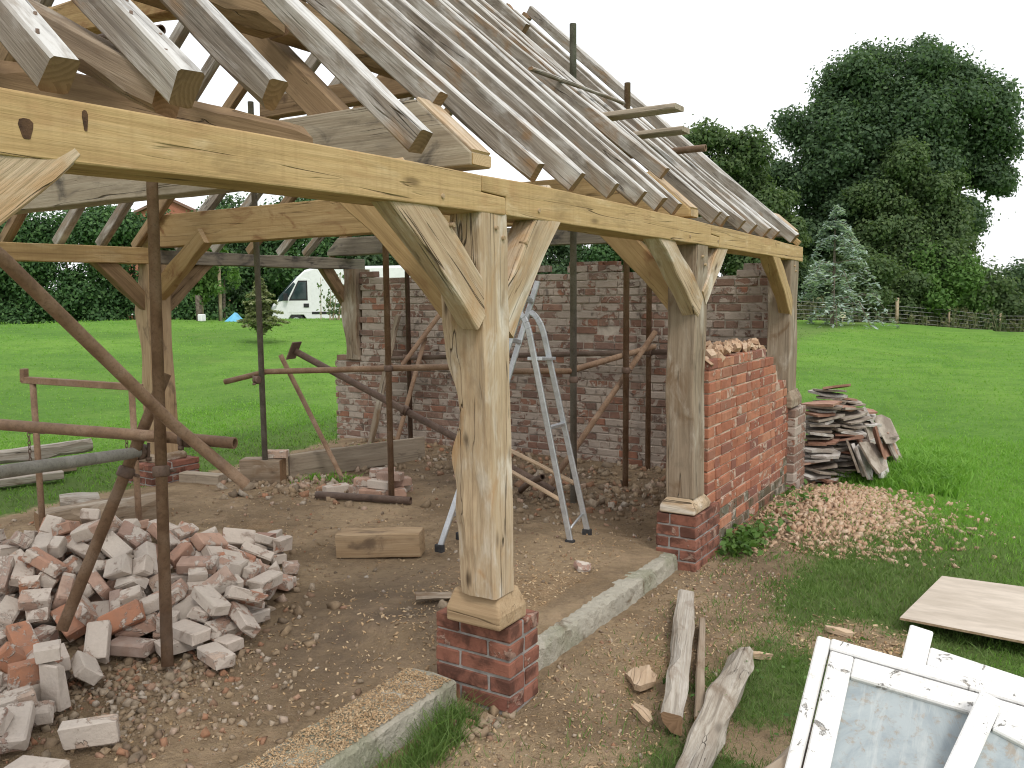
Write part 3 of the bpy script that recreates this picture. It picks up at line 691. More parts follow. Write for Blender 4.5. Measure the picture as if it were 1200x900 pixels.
conifer('blue_cedar', place(12.8, 34), 4.7, 2.1, 'young blue-grey cedar with drooping branches near the fence', 'tree', 'leaf_blue', 9, 78, .10, .5, irr=1.)
conifer('young_pine', place(-6.75, 23), 1.75, .62, 'small young pine growing alone on the back lawn', 'tree', 'leaf_pine', 14, 120, .05, .0, up=.4)
# staked saplings and posts at the back of the lawn
def sapling(u, d, h, label):
    b = place(u, d); z = float(gz(*b)); root = thing('staked_sapling', (b[0], b[1], z), label, 'sapling', 'staked saplings by the hedge')
    obj('stake', tube_data([(b[0]+.1, b[1], z-.1), (b[0]+.1, b[1], z+h*.72)], .055, M['stake'], 8), root)
    obj('stem', tube_data([(b[0], b[1], z), (b[0]+.05, b[1], z+h*.6), (b[0], b[1], z+h)], [.03, .025, .01], M['bark'], 6), root)
    bl = [(uv(b, rng.normal(0, .28), z+h*rng.uniform(.35, 1.0), rng.normal(0, .25)), (.22, .25)) for _ in range(22)]
    V, F = blob_cloud(bl, 1500, .10, .5); obj('crown', npmesh('crown', V, F, M['leaf_bright']), root)
sapling(-10.55, 30.8, 3.1, 'thin sapling with a tall pale stake left of the blue tent')
sapling(-11.3, 31.0, 2.4, 'shorter leafy sapling beside the taller pale stake')
b = place(-11.2, 30.6); z = float(gz(*b)); tag(obj('wooden_post', tube_data([(b[0], b[1], z-.2), (b[0], b[1], z+.92)], .11, M['bark'], 9, rough=.06)), 'short grey wooden post left of the staked sapling', 'post')
b = place(-11.0, 30.3); z = float(gz(*b)); tag(box('white_bucket', (b[0]-.11, b[1]-.11, z), (b[0]+.11, b[1]+.11, z+.26), M['van_white'], c=.03), 'small white tub at the foot of the stake', 'tub')
# little blue sheet tent
b = place(-9.95, 30.6); z = float(gz(*b)); c = Vector((b[0], b[1], z)); R3, D3 = Vector(RV), Vector(DV)
V = [c-R3*.26-D3*.3, c+R3*.28-D3*.3, c+R3*.28+D3*.3, c-R3*.26+D3*.3, c-D3*.08+R3*.05+Vector((0, 0, .32)), c+D3*.1+R3*.08+Vector((0, 0, .30))]
tag(obj('blue_tent', mesh('blue_tent', V, [(0, 1, 4), (1, 2, 5, 4), (2, 3, 5), (3, 0, 4, 5), (3, 2, 1, 0)], M['blue'])), 'small light blue sheet pitched by the hedge left of the pine', 'tent')

# ------------------------------------------------------------------ fence and weeds at the right end of the field
fa, fb = place(12.2, 38.6), place(31, 41.5); fl = math.hypot(fb[0]-fa[0], fb[1]-fa[1])
fz = float(gz(*fa)); fence = thing('wire_fence', (fa[0], fa[1], fz), 'post and wire fence in front of the field hedge', 'fence')
fp = []
for k in range(7):
    t = [.03, .30, .44, .58, .72, .86, .99][k]; x, y = fa[0]+(fb[0]-fa[0])*t, fa[1]+(fb[1]-fa[1])*t; z = float(gz(x, y)); fp.append((x, y, z))
    h = 1.22 if k == 1 else .98
    obj('fence_post', tube_data([(x, y, z-.2), (x, y, z+h)], .085 if k == 1 else .05, M['stake'], 8, rough=.05), fence)
for hgt in (.12, .3, .48, .66, .84):
    obj('wire', tube_data([(x, y, z+hgt) for x, y, z in fp], .012, M['wire'], 5), fence)
b = place(14.55, 37.4); z = float(gz(*b)); sg = thing('small_sign', (b[0], b[1], z), 'small cream notice on a peg at the lawn edge', 'sign')
Ms = Matrix.Translation((b[0], b[1], z+.32)) @ Matrix.Rotation(_yaw, 4, 'Z')
boxm('plate', (.30, .02, .24), Ms, M['cream'], sg); boxm('peg', (.04, .035, .46), Matrix.Translation((b[0]-DV[0]*-.03, b[1]+DV[1]*.03, z+.15)) @ Matrix.Rotation(_yaw, 4, 'Z'), M['stake'], sg)
n = 4200; u = rng.uniform(11.5, 33, n); w = rng.normal(40.4, .7, n)+.08*(u-12)
bx, by = CAM.x+DV[0]*w+RV[0]*u, CAM.y+DV[1]*w+RV[1]*u; P0 = np.stack([bx, by, gz(bx, by)], 1)
hh = rng.uniform(.2, 1.0, n)*(.35+fnoise(u*.9, w*0, 8)); lean = rng.normal(0, .18, (n, 2)); tip = P0+np.stack([lean[:, 0]*hh, lean[:, 1]*hh, hh], 1)
sd = np.array([RV])*.018; V = np.stack([P0-sd, P0+sd, tip+sd*.6, tip-sd*.6], 1).reshape(-1, 3); k = np.arange(n)*4; F = np.stack([k, k+1, k+2, k+3], 1)
lv, lf = leafquads(np.concatenate([tip-np.array([0, 0, 1])*rng.uniform(0, .5, (n, 1))*hh[:, None], tip, P0+(tip-P0)*rng.uniform(.1, .8, (n, 1))])+rng.normal(0, .06, (3*n, 3)), rng.normal(0, 1, (3*n, 3)), .12)
tag(obj('tall_weeds', npmesh('tall_weeds', np.concatenate([V, lv]), np.concatenate([F, lf+len(V)]), M['weed'])), 'tall dry weeds and grasses along the wire fence', 'weeds', kind='stuff')
# shrubs with upright stems in front of the van
for u, lb in ((-7.15, 'leafy upright shrub in front of the van door'), (-6.3, 'leafy upright shrub in front of the van side'), (-5.55, 'thin shrub beside the rear post in front of the van')):
    b = place(u*.93, 32.0); z = float(gz(*b)); root = thing('upright_shrub', (b[0], b[1], z), lb, 'shrub', 'shrubs in front of the van')
    V, F, Pp = [], [], []
    for q in range(9):
        a = Vector((b[0]+rnd.gauss(0, .22), b[1]+rnd.gauss(0, .2), z)); e = a+Vector((rnd.gauss(0, .12), rnd.gauss(0, .12), rnd.uniform(.7, 1.75)))
        me = tube_data([a, e], [.02, .008], None, 5); n = len(V); V += [tuple(v.co) for v in me.vertices]; F += [tuple(i+n for i in p.vertices) for p in me.polygons]; bpy.data.meshes.remove(me)
        for s in range(24): Pp.append(a.lerp(e, .15+.85*rnd.random())+Vector((rnd.gauss(0, .07), rnd.gauss(0, .07), 0)))
    obj('stem', mesh('stem', V, F, M['stake']), root)
    v, f = leafquads(np.array([tuple(p) for p in Pp]), rng.normal(0, 1, (len(Pp), 3)), .085); obj('foliage', npmesh('foliage', v, f, M['leaf_mid']), root)

# ------------------------------------------------------------------ white van beyond the lawn crest, nose to the left
vb = place(-9.95, 35.2); vz = .31
van = thing('van', (vb[0], vb[1], vz), 'white high-roof panel van parked beyond the lawn, nose to the left', 'van')
VM = Matrix.Translation((vb[0], vb[1], vz)) @ Matrix.Rotation(_yaw-.06, 4, 'Z')       # local x towards the rear, y away from the camera
prof = [(0.02, .42), (0, .75), (.05, 1.02), (.16, 1.16), (.30, 1.28), (1.12, 2.18), (1.45, 2.46), (1.9, 2.58), (5.85, 2.60), (5.98, 2.48), (6.0, .45), (5.2, .34), (5.0, .62), (4.45, .62), (4.25, .34), (1.55, .34), (1.35, .62), (.8, .62), (.6, .34)]
rings = []
for yy, sc in ((0.0, .90), (.10, .97), (.28, 1.0), (1.72, 1.0), (1.90, .97), (2.0, .90)):
    rings.append([(3+(x-3)*(1-(1-sc)*.35), yy, .34+(z-.34)*(1-(1-sc)*.35) if z > 1.2 else z) for x, z in prof])
V = [p for r in rings for p in r]; n = len(prof); F = [tuple(range(n))]+[tuple(range(6*n-1, 5*n-1, -1))]
for i in range(5):
    for k in range(n): F.append((i*n+(k+1) % n, i*n+k, i*n+k+n, i*n+(k+1) % n+n))
body = obj('body', mesh('body', V, F, M['van_white']), van, VM)
bv = body.modifiers.new('edge', 'BEVEL'); bv.width = .03; bv.segments = 2; bv.limit_method = 'ANGLE'; bv.angle_limit = radians(35)
def vp(name, pts, y0, y1, mat, par=van):
    return prism(name, pts, y1-y0, VM @ Matrix.Translation((0, y0, 0)), mat, par, .01)
dr = vp('door', [(.72, .70), (1.72, .70), (1.72, 2.06), (1.30, 2.14), (.72, 1.50)], -.012, .05, M['van_white'])
vp('window_frame', [(.80, 1.20), (1.60, 1.20), (1.60, 2.02), (1.22, 2.02)], -.017, .0, M['black'], dr)
vp('window', [(.88, 1.26), (1.54, 1.26), (1.54, 1.96), (1.25, 1.96)], -.024, .03, M['van_glass'], dr)
vp('quarter_window', [(.34, 1.16), (.74, 1.24), (1.10, 1.88), (1.02, 1.96), (.40, 1.32)], -.02, .05, M['van_glass'])
vp('windscreen', [(.27, 1.30), (.34, 1.28), (1.16, 2.19), (1.08, 2.20)], .16, 1.84, M['van_glass'])
vp('door_handle', [(1.42, .92), (1.64, .92), (1.64, 1.08), (1.42, 1.08)], -.04, .0, M['black'], dr)
vp('side_door_handle', [(2.75, .92), (2.97, .92), (2.97, 1.08), (2.75, 1.08)], -.03, .02, M['black'])
vp('mirror', [(.66, 1.20), (.78, 1.20), (.78, 1.50), (.66, 1.50)], -.26, -.03, M['black'])
vp('rub_strip', [(1.75, .64), (4.22, .64), (4.22, .74), (1.75, .74)], -.018, .02, M['black'])
vp('headlight', [(.05, .80), (.26, .90), (.32, 1.06), (.08, .96)], -.012, .3, M['alu'])
for x in (1.08, 4.72):
    for yy in (.02, 1.78):
        c0 = VM @ Vector((x, yy, .33)); c1 = VM @ Vector((x, yy+.2, .33))
        w_ = obj('wheel', tube_data([c0, c1], .33, M['rubber'], 20, 'wheel'), van)
        obj('hub', tube_data([VM @ Vector((x, yy-.008, .33)), VM @ Vector((x, yy+.208, .33))], .19, M['alu'], 14, 'hub'), w_)

# ------------------------------------------------------------------ brick house far behind the hedge
hbp = place(-24.6, 62); hz0 = float(gz(*hbp))-.9; house = thing('brick_house', (hbp[0], hbp[1], hz0), 'red brick house glimpsed above the conifer hedge', 'house')
HM = Matrix.Translation((hbp[0], hbp[1], hz0)) @ Matrix.Rotation(_yaw+.15, 4, 'Z')
prism('wall', [(-4, -.4), (4, -.4), (4, 7.6), (0, 9.6), (-4, 7.6)], 8, HM, M['house_brick'], house, .0)
for s in (-1, 1):
    Mr, L = frame((0, 0, 9.72), (s*4.5, 0, 7.46))
    boxm('roof', (L, 8.6, .16), HM @ Mr @ Matrix.Translation((L/2, s*4.0*(1 if s > 0 else 1), 0)) if s > 0 else HM @ Mr @ Matrix.Translation((L/2, -4.0, 0)), M['roof_tile'], house)
for x in (-2.5, -.2, 2.2):
    for zc in (2.0, 6.6):
        w_ = boxm('window', (1.1, .12, 1.3), HM @ Matrix.Translation((x, -.03, zc)), M['van_white'], house); boxm('pane', (.86, .06, 1.06), HM @ Matrix.Translation((x, -.075, zc)), M['van_glass'], w_)

# ------------------------------------------------------------------ oak frame of the shed (one thing, many parts)
shed = thing('timber_frame_shed', (0, 0, 0), 'open oak cart shed frame with bare rafters, under repair', 'shed frame')
YM = lambda x0, y0: Matrix(((0, -1, 0, x0), (1, 0, 0, y0), (0, 0, 1, 0), (0, 0, 0, 1)))     # local x along +Y, y into the building
def ptop(y): return float(np.interp(y, [-3.5, -1.83, -.85, .5, 1.93, 3.68, 4.75], [2.15, 2.157, 2.171, 2.178, 2.160, 2.128, 2.104]))
def pbot(y): return float(np.interp(y, [-3.5, -1.78, -.86, .4, 1.93, 3.68, 4.75], [2.015, 2.024, 2.038, 2.037, 2.023, 2.003, 1.984]))
def plate_part(y0, y1, s0, s1, mat, x0=0.0, th=.18):
    """s0/s1: scarf step lengths at each end (0 = square end)"""
    ys = lambda a, b: list(np.linspace(a, b, 9))
    mid = lambda y: pbot(y)+.52*(ptop(y)-pbot(y)); pr = []
    b0 = y0+s0 if s0 else y0; b1 = y1+s1 if s1 else y1
    for y in ys(b0, b1): pr.append((y, pbot(y)+.0015*sin(y*9)))
    if s1: pr += [(b1, mid(b1)-.004), (y1, mid(y1)+.003)]
    for y in ys(y1, y0): pr.append((y, ptop(y)+.002*sin(y*7)))
    if s0: pr += [(y0, mid(y0)+.006), (b0, mid(b0)-.001)]
    return prism('wall_plate', pr, th, YM(x0, 0), mat, shed, .005)
plate_part(-3.4, -.116, 0, .164, M['oak_new'])
plate_part(-.112, 2.42, .164, .16, M['oak_new'])
plate_part(2.424, 4.76, .16, 0, M['oak_new'])
# dark knot and iron stain on the near plate
for (y, z, ry, rz) in ((-1.785, 2.083, .014, .026), (-1.655, 2.12, .006, .028)):
    V = [(.0012, y+ry*cos(a)*(1+.25*sin(3*a)), z+rz*sin(a)*(1+.2*cos(2*a))) for a in np.linspace(0, 2*pi, 14)[:-1]]+[(-.004, y+ry*cos(a)*(1+.25*sin(3*a)), z+rz*sin(a)*(1+.2*cos(2*a))) for a in np.linspace(0, 2*pi, 14)[:-1]]
    F = [tuple(range(13))]+[((i+1) % 13, i, i+13, (i+1) % 13+13) for i in range(13)]
    obj('knot', mesh('knot', V, F, M['knot']), shed)

def post_shaped(rings, mat, parent=shed, name='post'):
    """rings: list of (z, [(x,y)...]); wood grain runs up the post"""
    n = len(rings[0][1]); V = [(z, x, y) for z, pts in rings for x, y in pts]; F = []
    for i in range(len(rings)-1):
        for k in range(n):
            a, b = i*n+k, i*n+(k+1) % n; F.append((a, b, b+n, a+n))
    F.append(tuple(range(n-1, -1, -1))); F.append(tuple(range((len(rings)-1)*n, len(rings)*n)))
    PM = Matrix(((0, 1, 0, 0), (0, 0, 1, 0), (1, 0, 0, 0), (0, 0, 0, 1)))
    me = mesh(name, V, F, mat, True); me.set_sharp_from_angle(angle=radians(26))
    return obj(name, me, parent, PM)
zs = [2.042, 1.95, 1.85, 1.78, 1.74, 1.66, 1.60, 1.55, 1.49, 1.44, 1.395, 1.353, 1.30, 1.262, 1.21, 1.173, 1.14, 1.103, 1.07, 1.034, .986, .93, .871, .80, .732, .65, .557, .525]
xb = [-.13, -.15, -.172, -.186, -.188, -.182, -.186, -.184, -.180, -.170, -.150, -.132, -.126, -.128, -.134, -.150, -.168, -.180, -.178, -.166, -.152, -.156, -.162, -.158, -.154, -.158, -.152, -.152]
R = random.Random(4); rings = []; ph = [R.uniform(0, 6.3) for _ in range(40)]
zz = np.linspace(.525, 2.042, 76); bb = np.interp(zz, zs[::-1], xb[::-1]); bb = np.convolve(np.pad(bb, 2, 'edge'), [.05, .2, .5, .2, .05], 'valid')
def wob(k, z, s): return s*(.5*sin(z*7.3+ph[k])+.3*sin(z*17.1+ph[k+12])+.2*sin(z*41+ph[k+24]))
for z, b_ in zip(zz, bb):
    t = (z-.525)/(2.042-.525); yl = -.052-.070*t; yr = .100-.032*t; b_ = b_-.018
    pts = [(-.012, yl+wob(0, z, .003)), (-.003, yl+.010+wob(0, z, .003)), (-.002+wob(1, z, .003), yl+.05), (-.004+wob(2, z, .003), yr-.045), (-.003, yr-.010+wob(3, z, .005)), (-.012, yr+wob(3, z, .005)), (-.205, yr+wob(4, z, .004)), (-.217, yr-.02),
           (b_-.025, .02+wob(5, z, .012)), (b_-.012, yl+.035+wob(6, z, .010)), (b_, yl+.008+wob(7, z, .010)), (b_*.72, yl-.008+wob(8, z, .012)), (b_*.42, yl+.002+wob(9, z, .007)), (-.035, yl+wob(10, z, .004))]
    rings.append((float(z), pts))
p1 = post_shaped(rings, M['oak_pale'])
def rect_post(x0, x1, y0, y1, z0, z1, mat, wob=.006, seed=1, wane=None, n=16):
    R = random.Random(seed); ph = [R.uniform(0, 6.3) for _ in range(8)]; rings = []
    for i in range(n+1):
        z = z0+(z1-z0)*i/n; s = lambda k: wob*(.6*sin(z*4.3+ph[k])+.4*sin(z*10.7+ph[k+4])); c = .008
        a0, a1, b0, b1 = x0+s(0), x1+s(1), y0+s(2), y1+s(3)
        w0 = (.035+.03*sin(z*8+ph[1])) if wane == 'bl' else c
        rings.append((z, [(a1, b0+c), (a1, b1-c), (a1-c, b1), (a0+c, b1), (a0, b1-c), (a0, b0+w0), (a0+w0, b0), (a1-c, b0)]))
    return post_shaped(rings, mat)
def pad(x0, x1, y0, y1, z0, zm, z1, ins, mat, par):
    V = [(x0, y0, z0), (x1, y0, z0), (x1, y1, z0), (x0, y1, z0), (x0, y0, zm), (x1, y0, zm), (x1, y1, zm), (x0, y1, zm), (x0+ins, y0+ins, z1), (x1-ins, y0+ins, z1), (x1-ins, y1-ins, z1), (x0+ins, y1-ins, z1)]
    F = [(3, 2, 1, 0), (8, 9, 10, 11)]+[(i, (i+1) % 4, (i+1) % 4+4, i+4) for i in range(4)]+[(i+4, (i+1) % 4+4, (i+1) % 4+8, i+8) for i in range(4)]
    o = obj('base_block', mesh('base_block', V, F, mat), par); b = o.modifiers.new('edge', 'BEVEL'); b.width = .012; b.segments = 3; return o
pad(-.255, .012, -.045, .165, .392, .45, .53, .026, M['oak_pad'], p1)
p2 = rect_post(-.195, -.012, 2.195, 2.395, .455, 2.02, M['oak_post'], .007, 2)
pad(-.222, .012, 2.165, 2.455, .356, .405, .458, .04, M['oak_pale'], p2)
p3 = rect_post(-.20, -.006, 4.42, 4.66, .90, 1.995, M['oak_post'], .006, 3)
pad(-.24, .03, 4.40, 4.74, .76, .83, .902, .03, M['oak_post'], p3)
rp2 = rect_post(-5.36, -5.16, 2.06, 2.30, .27, 2.03, M['oak_pad'], .012, 5, 'bl')
pad(-5.40, -5.12, 2.0, 2.36, .20, .25, .272, .02, M['oak_post'], rp2)
rp3 = rect_post(-5.25, -5.01, 4.66, 4.90, .98, 2.03, M['oak_post'], .012, 6, 'bl')
rp1 = rect_post(-5.36, -5.16, -.02, .20, .0, 2.03, M['oak_post'], .012, 7)
p0 = rect_post(-.2, -.01, -2.42, -2.2, .36, 2.02, M['oak_pale'], .006, 8)
# braces (curved-grain offcuts, one face level with the plate)
def brace(a, b, w, th, mat, up, **k): return timber('brace', a, b, th, w, mat, shed, up, seg=18, c=.006, jit=.010, **k)
brace((-.055, -.60, 2.125), (-.055, -.085, 1.665), .165, .095, M['oak_pale'], (0, -1, -1), bow=-.006, wane=(3,))
brace((-.055, .475, 2.135), (-.055, .055, 1.61), .17, .095, M['oak_pale'], (0, 1, -1), wane=(2,), bow=-.018)
brace((-.055, 1.62, 2.10), (-.055, 2.26, 1.64), .14, .10, M['oak_pale'], (0, -1, -1), bow=-.01)
brace((-.055, 2.76, 2.08), (-.055, 2.33, 1.70), .12, .10, M['oak_pale'], (0, 1, -1))
brace((-.055, 3.86, 2.07), (-.055, 4.50, 1.58), .14, .10, M['oak_streak'], (0, -1, -1))
brace((-.055, -1.72, 2.10), (-.055, -2.26, 1.62), .15, .095, M['oak_pale'], (0, 1, -1))
brace((-.80, -.01, 2.24), (-.12, -.01, 1.62), .15, .09, M['oak_streak'], (-1, 0, -1), bow=-.02)
brace((-.72, 2.28, 2.24), (-.12, 2.28, 1.62), .15, .09, M['oak_streak'], (-1, 0, -1), bow=-.02)
brace((-5.25, 1.60, 2.12), (-5.25, 2.13, 1.64), .14, .09, M['oak_brown'], (0, -1, -1))
brace((-5.25, 2.84, 2.12), (-5.25, 2.25, 1.62), .14, .09, M['oak_brown'], (0, 1, -1))
brace((-4.50, 2.2, 2.26), (-5.24, 2.2, 1.74), .15, .10, M['oak_streak'], (1, 0, -1))
brace((-5.25, 4.36, 2.10), (-5.25, 4.80, 1.60), .14, .09, M['oak_brown'], (0, -1, -1))
# rear plates
timber('wall_plate', (-5.26, -1.6, 2.10), (-5.26, 2.16, 2.105), .18, .145, M['oak_new'], shed, seg=16)
timber('wall_plate', (-5.26, 2.17, 2.10), (-5.26, 5.0, 2.095), .18, .125, M['oak_dark'], shed, seg=14, jit=.006)
# tie beams; their front ends are cut to the roof slope
def tie(y, z0, h, th, mat, endmat=None, x0=-.05):
    sl = .87; M_ = Matrix(((-1, 0, 0, 0), (0, -1, 0, y+th/2), (0, 0, 1, 0), (0, 0, 0, 1)))
    xs = list(np.linspace(.06, 5.42, 16)); cam_ = lambda x: .018*sin(pi*x/5.4)
    pr = [(x, z0+cam_(x)+.003*sin(x*6)) for x in xs]
    pr += [(5.42, z0+.05), (5.42-(h-.05)/sl, z0+h)]
    pr += [(x, z0+h+cam_(x)*.5) for x in xs[::-1] if .06+(h-.05)/sl+.05 < x < 5.42-(h-.05)/sl-.05] + [(.06+(h-.05)/sl, z0+h), (.06, z0+.05)]
    o = prism('tie_beam', pr, th, M_, mat, shed, .006)
    a_, b_ = Vector((-.06, y, z0+.056)), Vector((-.06-(h-.05)/sl+.004, y, z0+h+.004)); Mc, L = frame(a_, b_)
    obj('cut_face', timber_data(L, th-.012, .012, M['oak_pale'], seg=3, c=.002, jit=.001, name='cut_face'), o, Mc)
    obj('cut_end', timber_data(.012, th-.012, .042, M['oak_new'], seg=1, c=.002, jit=.0, name='cut_end'), o, frame((-.066, y, z0+.027), (-.054, y, z0+.027))[0])
    return o
tie(-.03, 2.215, .275, .135, M['oak_tie']); tie(2.27, 2.185, .29, .14, M['oak_streak']); tie(4.72, 2.19, .20, .19, M['oak_dark']); tie(-2.3, 2.19, .28, .2, M['oak_streak'])
# purlins, collar, inner timbers
timber('purlin', (-1.13, -2.6, 2.935), (-1.13, -.06, 2.945), .15, .17, M['oak_brown'], shed, wane=(0, 2), seg=16)
timber('purlin', (-1.13, -.02, 2.95), (-1.13, 4.7, 2.93), .14, .16, M['oak_brown'], shed, wane=(0,), seg=24)
timber('purlin', (-4.14, -2.6, 2.93), (-4.14, 4.7, 2.93), .14, .16, M['oak_brown'], shed, wane=(0,), seg=24)
timber('collar_beam', (-3.65, .10, 3.32), (-1.55, .10, 3.20), .11, .17, M['oak_streak'], shed, wane=(2, 3), seg=14, jit=.01)
timber('collar_beam', (-3.75, 2.25, 3.26), (-1.5, 2.25, 3.26), .11, .16, M['oak_brown'], shed, wane=(2,), seg=12)
timber('inner_plate', (-.60, -2.3, 2.315), (-.60, -.45, 2.30), .15, .11, M['oak_brown'], shed, wane=(2, 1, 3), seg=22, jit=.012)
timber('strut', (-.86, .10, 2.46), (-2.0, .10, 3.45), .10, .13, M['oak_brown'], shed, wane=(0,), seg=12)
timber('strut', (-4.3, .10, 2.46), (-3.3, .10, 3.4), .10, .13, M['oak_brown'], shed, wane=(0,), seg=12)
# rafters, front slope: foot on the plate, head at the ridge; each its own length, lean and wear
fr = [(-2.75, 0, 0), (-2.36, 0, 0), (-2.02, 0, 0), (-1.70, .01, .0), (-1.40, .03, .02), (-1.05, -.045, .075), (-.485, .03, .015), (.01, -.27, .265), (.32, .0, 0), (.66, .01, 0), (1.01, .02, 0), (1.38, 0, 0), (1.70, -.02, 0), (1.97, -.03, 0), (2.24, -.22, .25), (2.56, .0, 0), (2.80, -.02, 0), (3.10, 0, 0), (3.47, -.03, .0), (3.83, -.03, 0), (4.14, -.05, 0), (4.47, .02, 0)]
for i, (y, dx, dz) in enumerate(fr):
    R = random.Random(100+i); z0 = ptop(y)+.052; yy = y+R.uniform(-.03, .03)+(.25 if y > 4.4 else .04*R.uniform(-1, 1))
    hx = -2.60-R.uniform(0, .06); hz = 2.225+.868*2.6+R.uniform(-.05, .03)
    if y > 4.4: hx, hz = -2.66, 4.50
    if 4.0 < y < 4.3: hx, hz = -2.5, 4.28
    if 3.7 < y < 4.0: hx, hz = -2.72, 4.42
    w = R.uniform(.046, .058) + (.018 if y < -.3 else 0); d = R.uniform(.082, .100)
    timber('rafter', (dx-.02, y, z0+dz), (hx, yy, hz), w, d, M['oak_grey'], shed, seg=16, c=.007, jit=.006, wane=(R.choice([0, 1, 2, 3]),) if R.random() < .6 else (), bow=R.uniform(-.02, .008), endj=.004)
timber('rafter', (-.10, -1.37, 2.235), (-1.05, -1.50, 2.72), .085, .10, M['oak_post'], shed, seg=12, jit=.006, wane=(1,))   # loose one
timber('rafter', (-1.9, 3.35, 3.86), (-2.75, 3.42, 4.62), .06, .09, M['oak_grey'], shed, seg=6)
# rafters, rear slope
for i, y in enumerate([-2.4, -2.0, -1.6, -1.2, -.78, -.38, .0, .42, .72, 1.0, 1.415, 1.79, 2.15, 2.62, 3.08, 3.51, 3.97, 4.32, 4.70]):
    R = random.Random(300+i)
    timber('rafter', (-5.46+R.uniform(-.05, .05), y, 2.20), (-2.66, y+R.uniform(-.05, .05), 4.44), R.uniform(.06, .08), R.uniform(.08, .10), M['oak_grey'] if i % 3 else M['oak_brown'], shed, seg=10, jit=.005, wane=(0,) if i % 2 else ())
# wedge of new wood on the last foot of the plate
timber('packing_piece', (-.02, 4.70, 2.13), (-.36, 4.70, 2.40), .05, .05, M['oak_new'], shed, seg=4)
# nail heads on the two nearest rafters
for (y, dx, dz) in ((-1.70, .01, 0), (-1.40, .03, .02)):
    for k in range(9):
        t = .06+.085*k; x = dx-.02-t*.75; z = ptop(y)+.052+dz+.868*(t*.75)+.057
        obj('nail', tube_data([(x, y+(.018 if k % 2 else -.016), z-.02), (x, y+(.018 if k % 2 else -.016), z)], .0045, M['rust_dark'], 6, 'nail'), shed)

# ------------------------------------------------------------------ brickwork
def brick_mesh(L, W, H, mat, seed, c=.005, j=.003, name='brick'):
    R = random.Random(seed); V, F = box_vf(L, W, H, c)
    V = [(x+R.uniform(-j, j), y+R.uniform(-j, j), z+R.uniform(-j, j)) for x, y, z in V]
    return mesh(name, V, F, mat)
_bm = {}
def bm(L, W, H, mat, v, c=.005, j=.003):
    k = (round(L, 3), W, H, mat, v)
    if k not in _bm: _bm[k] = brick_mesh(L, W, H, M[mat], hash(k[:3]) % 999+v*17, c, j)
    return _bm[k]
def wall_bricks(length, courses, ch, keep, bond, R, gap=.011, header=.105, stretch=.215):
    """yields (x_centre, z_centre, brick_length)"""
    for ci in range(courses):
        x = -R.uniform(0, .05) - (.055 if ci % 2 else .16 if bond == 'flemish' else 0); k = ci
        while x < length:
            if bond == 'flemish': L = stretch if k % 2 else header
            else: L = stretch if (ci % 4 != 3 and R.random() > .14) else header
            L *= R.choice([1, 1, 1, .97, 1.03]) if bond != 'flemish' else 1
            a, b = max(x, 0), min(x+L, length)
            if b-a > .03:
                zc = ci*ch+ch/2
                if keep((a+b)/2, zc): yield (a+b)/2, zc, b-a
            x += L+gap; k += 1
def q5(L): return round(max(.03, L)/.02)*.02
def lay(parent, Mw, bricks, mat, ch, R, jit=.004, tilt=.01, depth=.10, gap=.011, name='brick', proud=.0, variants=4):
    for x, z, L in bricks:
        me = bm(q5(L), depth, round(ch-gap, 4), mat(x, z) if callable(mat) else mat, R.randrange(variants))
        m = Mw @ Matrix.Translation((x, depth/2-proud+R.uniform(-jit, jit), z+R.uniform(-.002, .002))) @ Euler((R.uniform(-tilt, tilt), R.uniform(-tilt, tilt)*.6, R.uniform(-tilt, tilt))).to_matrix().to_4x4()
        obj(name, me, parent, m)
def mass(parent, Mw, bricks, mat, ch, R, jit=.004, tilt=.01, depth=.10, gap=.011, name='brickwork', proud=0.):
    parts = []
    for x, z, L in bricks:
        V, F = box_vf(L, depth, ch-gap, .005); V = [(a+R.uniform(-.003, .003), b+R.uniform(-.003, .003), c+R.uniform(-.003, .003)) for a, b, c in V]
        m = Matrix.Translation((x, depth/2-proud+R.uniform(-jit, jit), z)) @ Euler((R.uniform(-tilt, tilt), R.uniform(-tilt, tilt)*.6, R.uniform(-tilt, tilt))).to_matrix().to_4x4()
        parts.append((xf(m, V), F))
    return tag(obj(name, mesh(name, *merge(parts), M[mat]), parent, Mw), kind='stuff')
def core(parent, prof, y0, y1, Mw, mat):
    return prism('mortar', prof, y1-y0, Mw @ Matrix.Translation((0, y0, 0)), mat, parent, 0)

# gable wall at the far end, inner face to the camera
R = random.Random(21)
gable = thing('brick_gable_wall', (-2.7, 4.8, 0), 'old weathered brick end wall at the back of the shed', 'wall')
GM = Matrix.Translation((-5.42, 4.70, -.02)); GL = 5.26
gtop = lambda x: 1.955+.03*math.sin(x*2.3)+(.02 if int(x*4) % 3 else -.03)
def gkeep(x, z):
    if x < .42 and z > 1.02: return False
    return z < gtop(x) and R.random() > .012
gb = list(wall_bricks(GL, 27, .075, gkeep, 'english', R))
core(gable, [(.02, -.1), (GL-.02, -.1), (GL-.02, 1.88)]+[(x, gtop(x)-.05) for x in np.linspace(GL-.1, .46, 24)]+[(.43, 1.0), (.02, 1.0)], .010, .215, GM, M['mortar'])
near = sorted(gb, key=lambda b: -b[0]-.8*b[2])
near = [b for b in sorted(gb, key=lambda b: (math.hypot(b[0]-5.42-CAM.x, 4.7-CAM.y)/b[2]))]
lay(gable, GM, near[:298], 'brick_old', .075, R, jit=.006, tilt=.018)
mass(gable, GM, near[298:], 'brick_old', .075, R, jit=.006, tilt=.018)
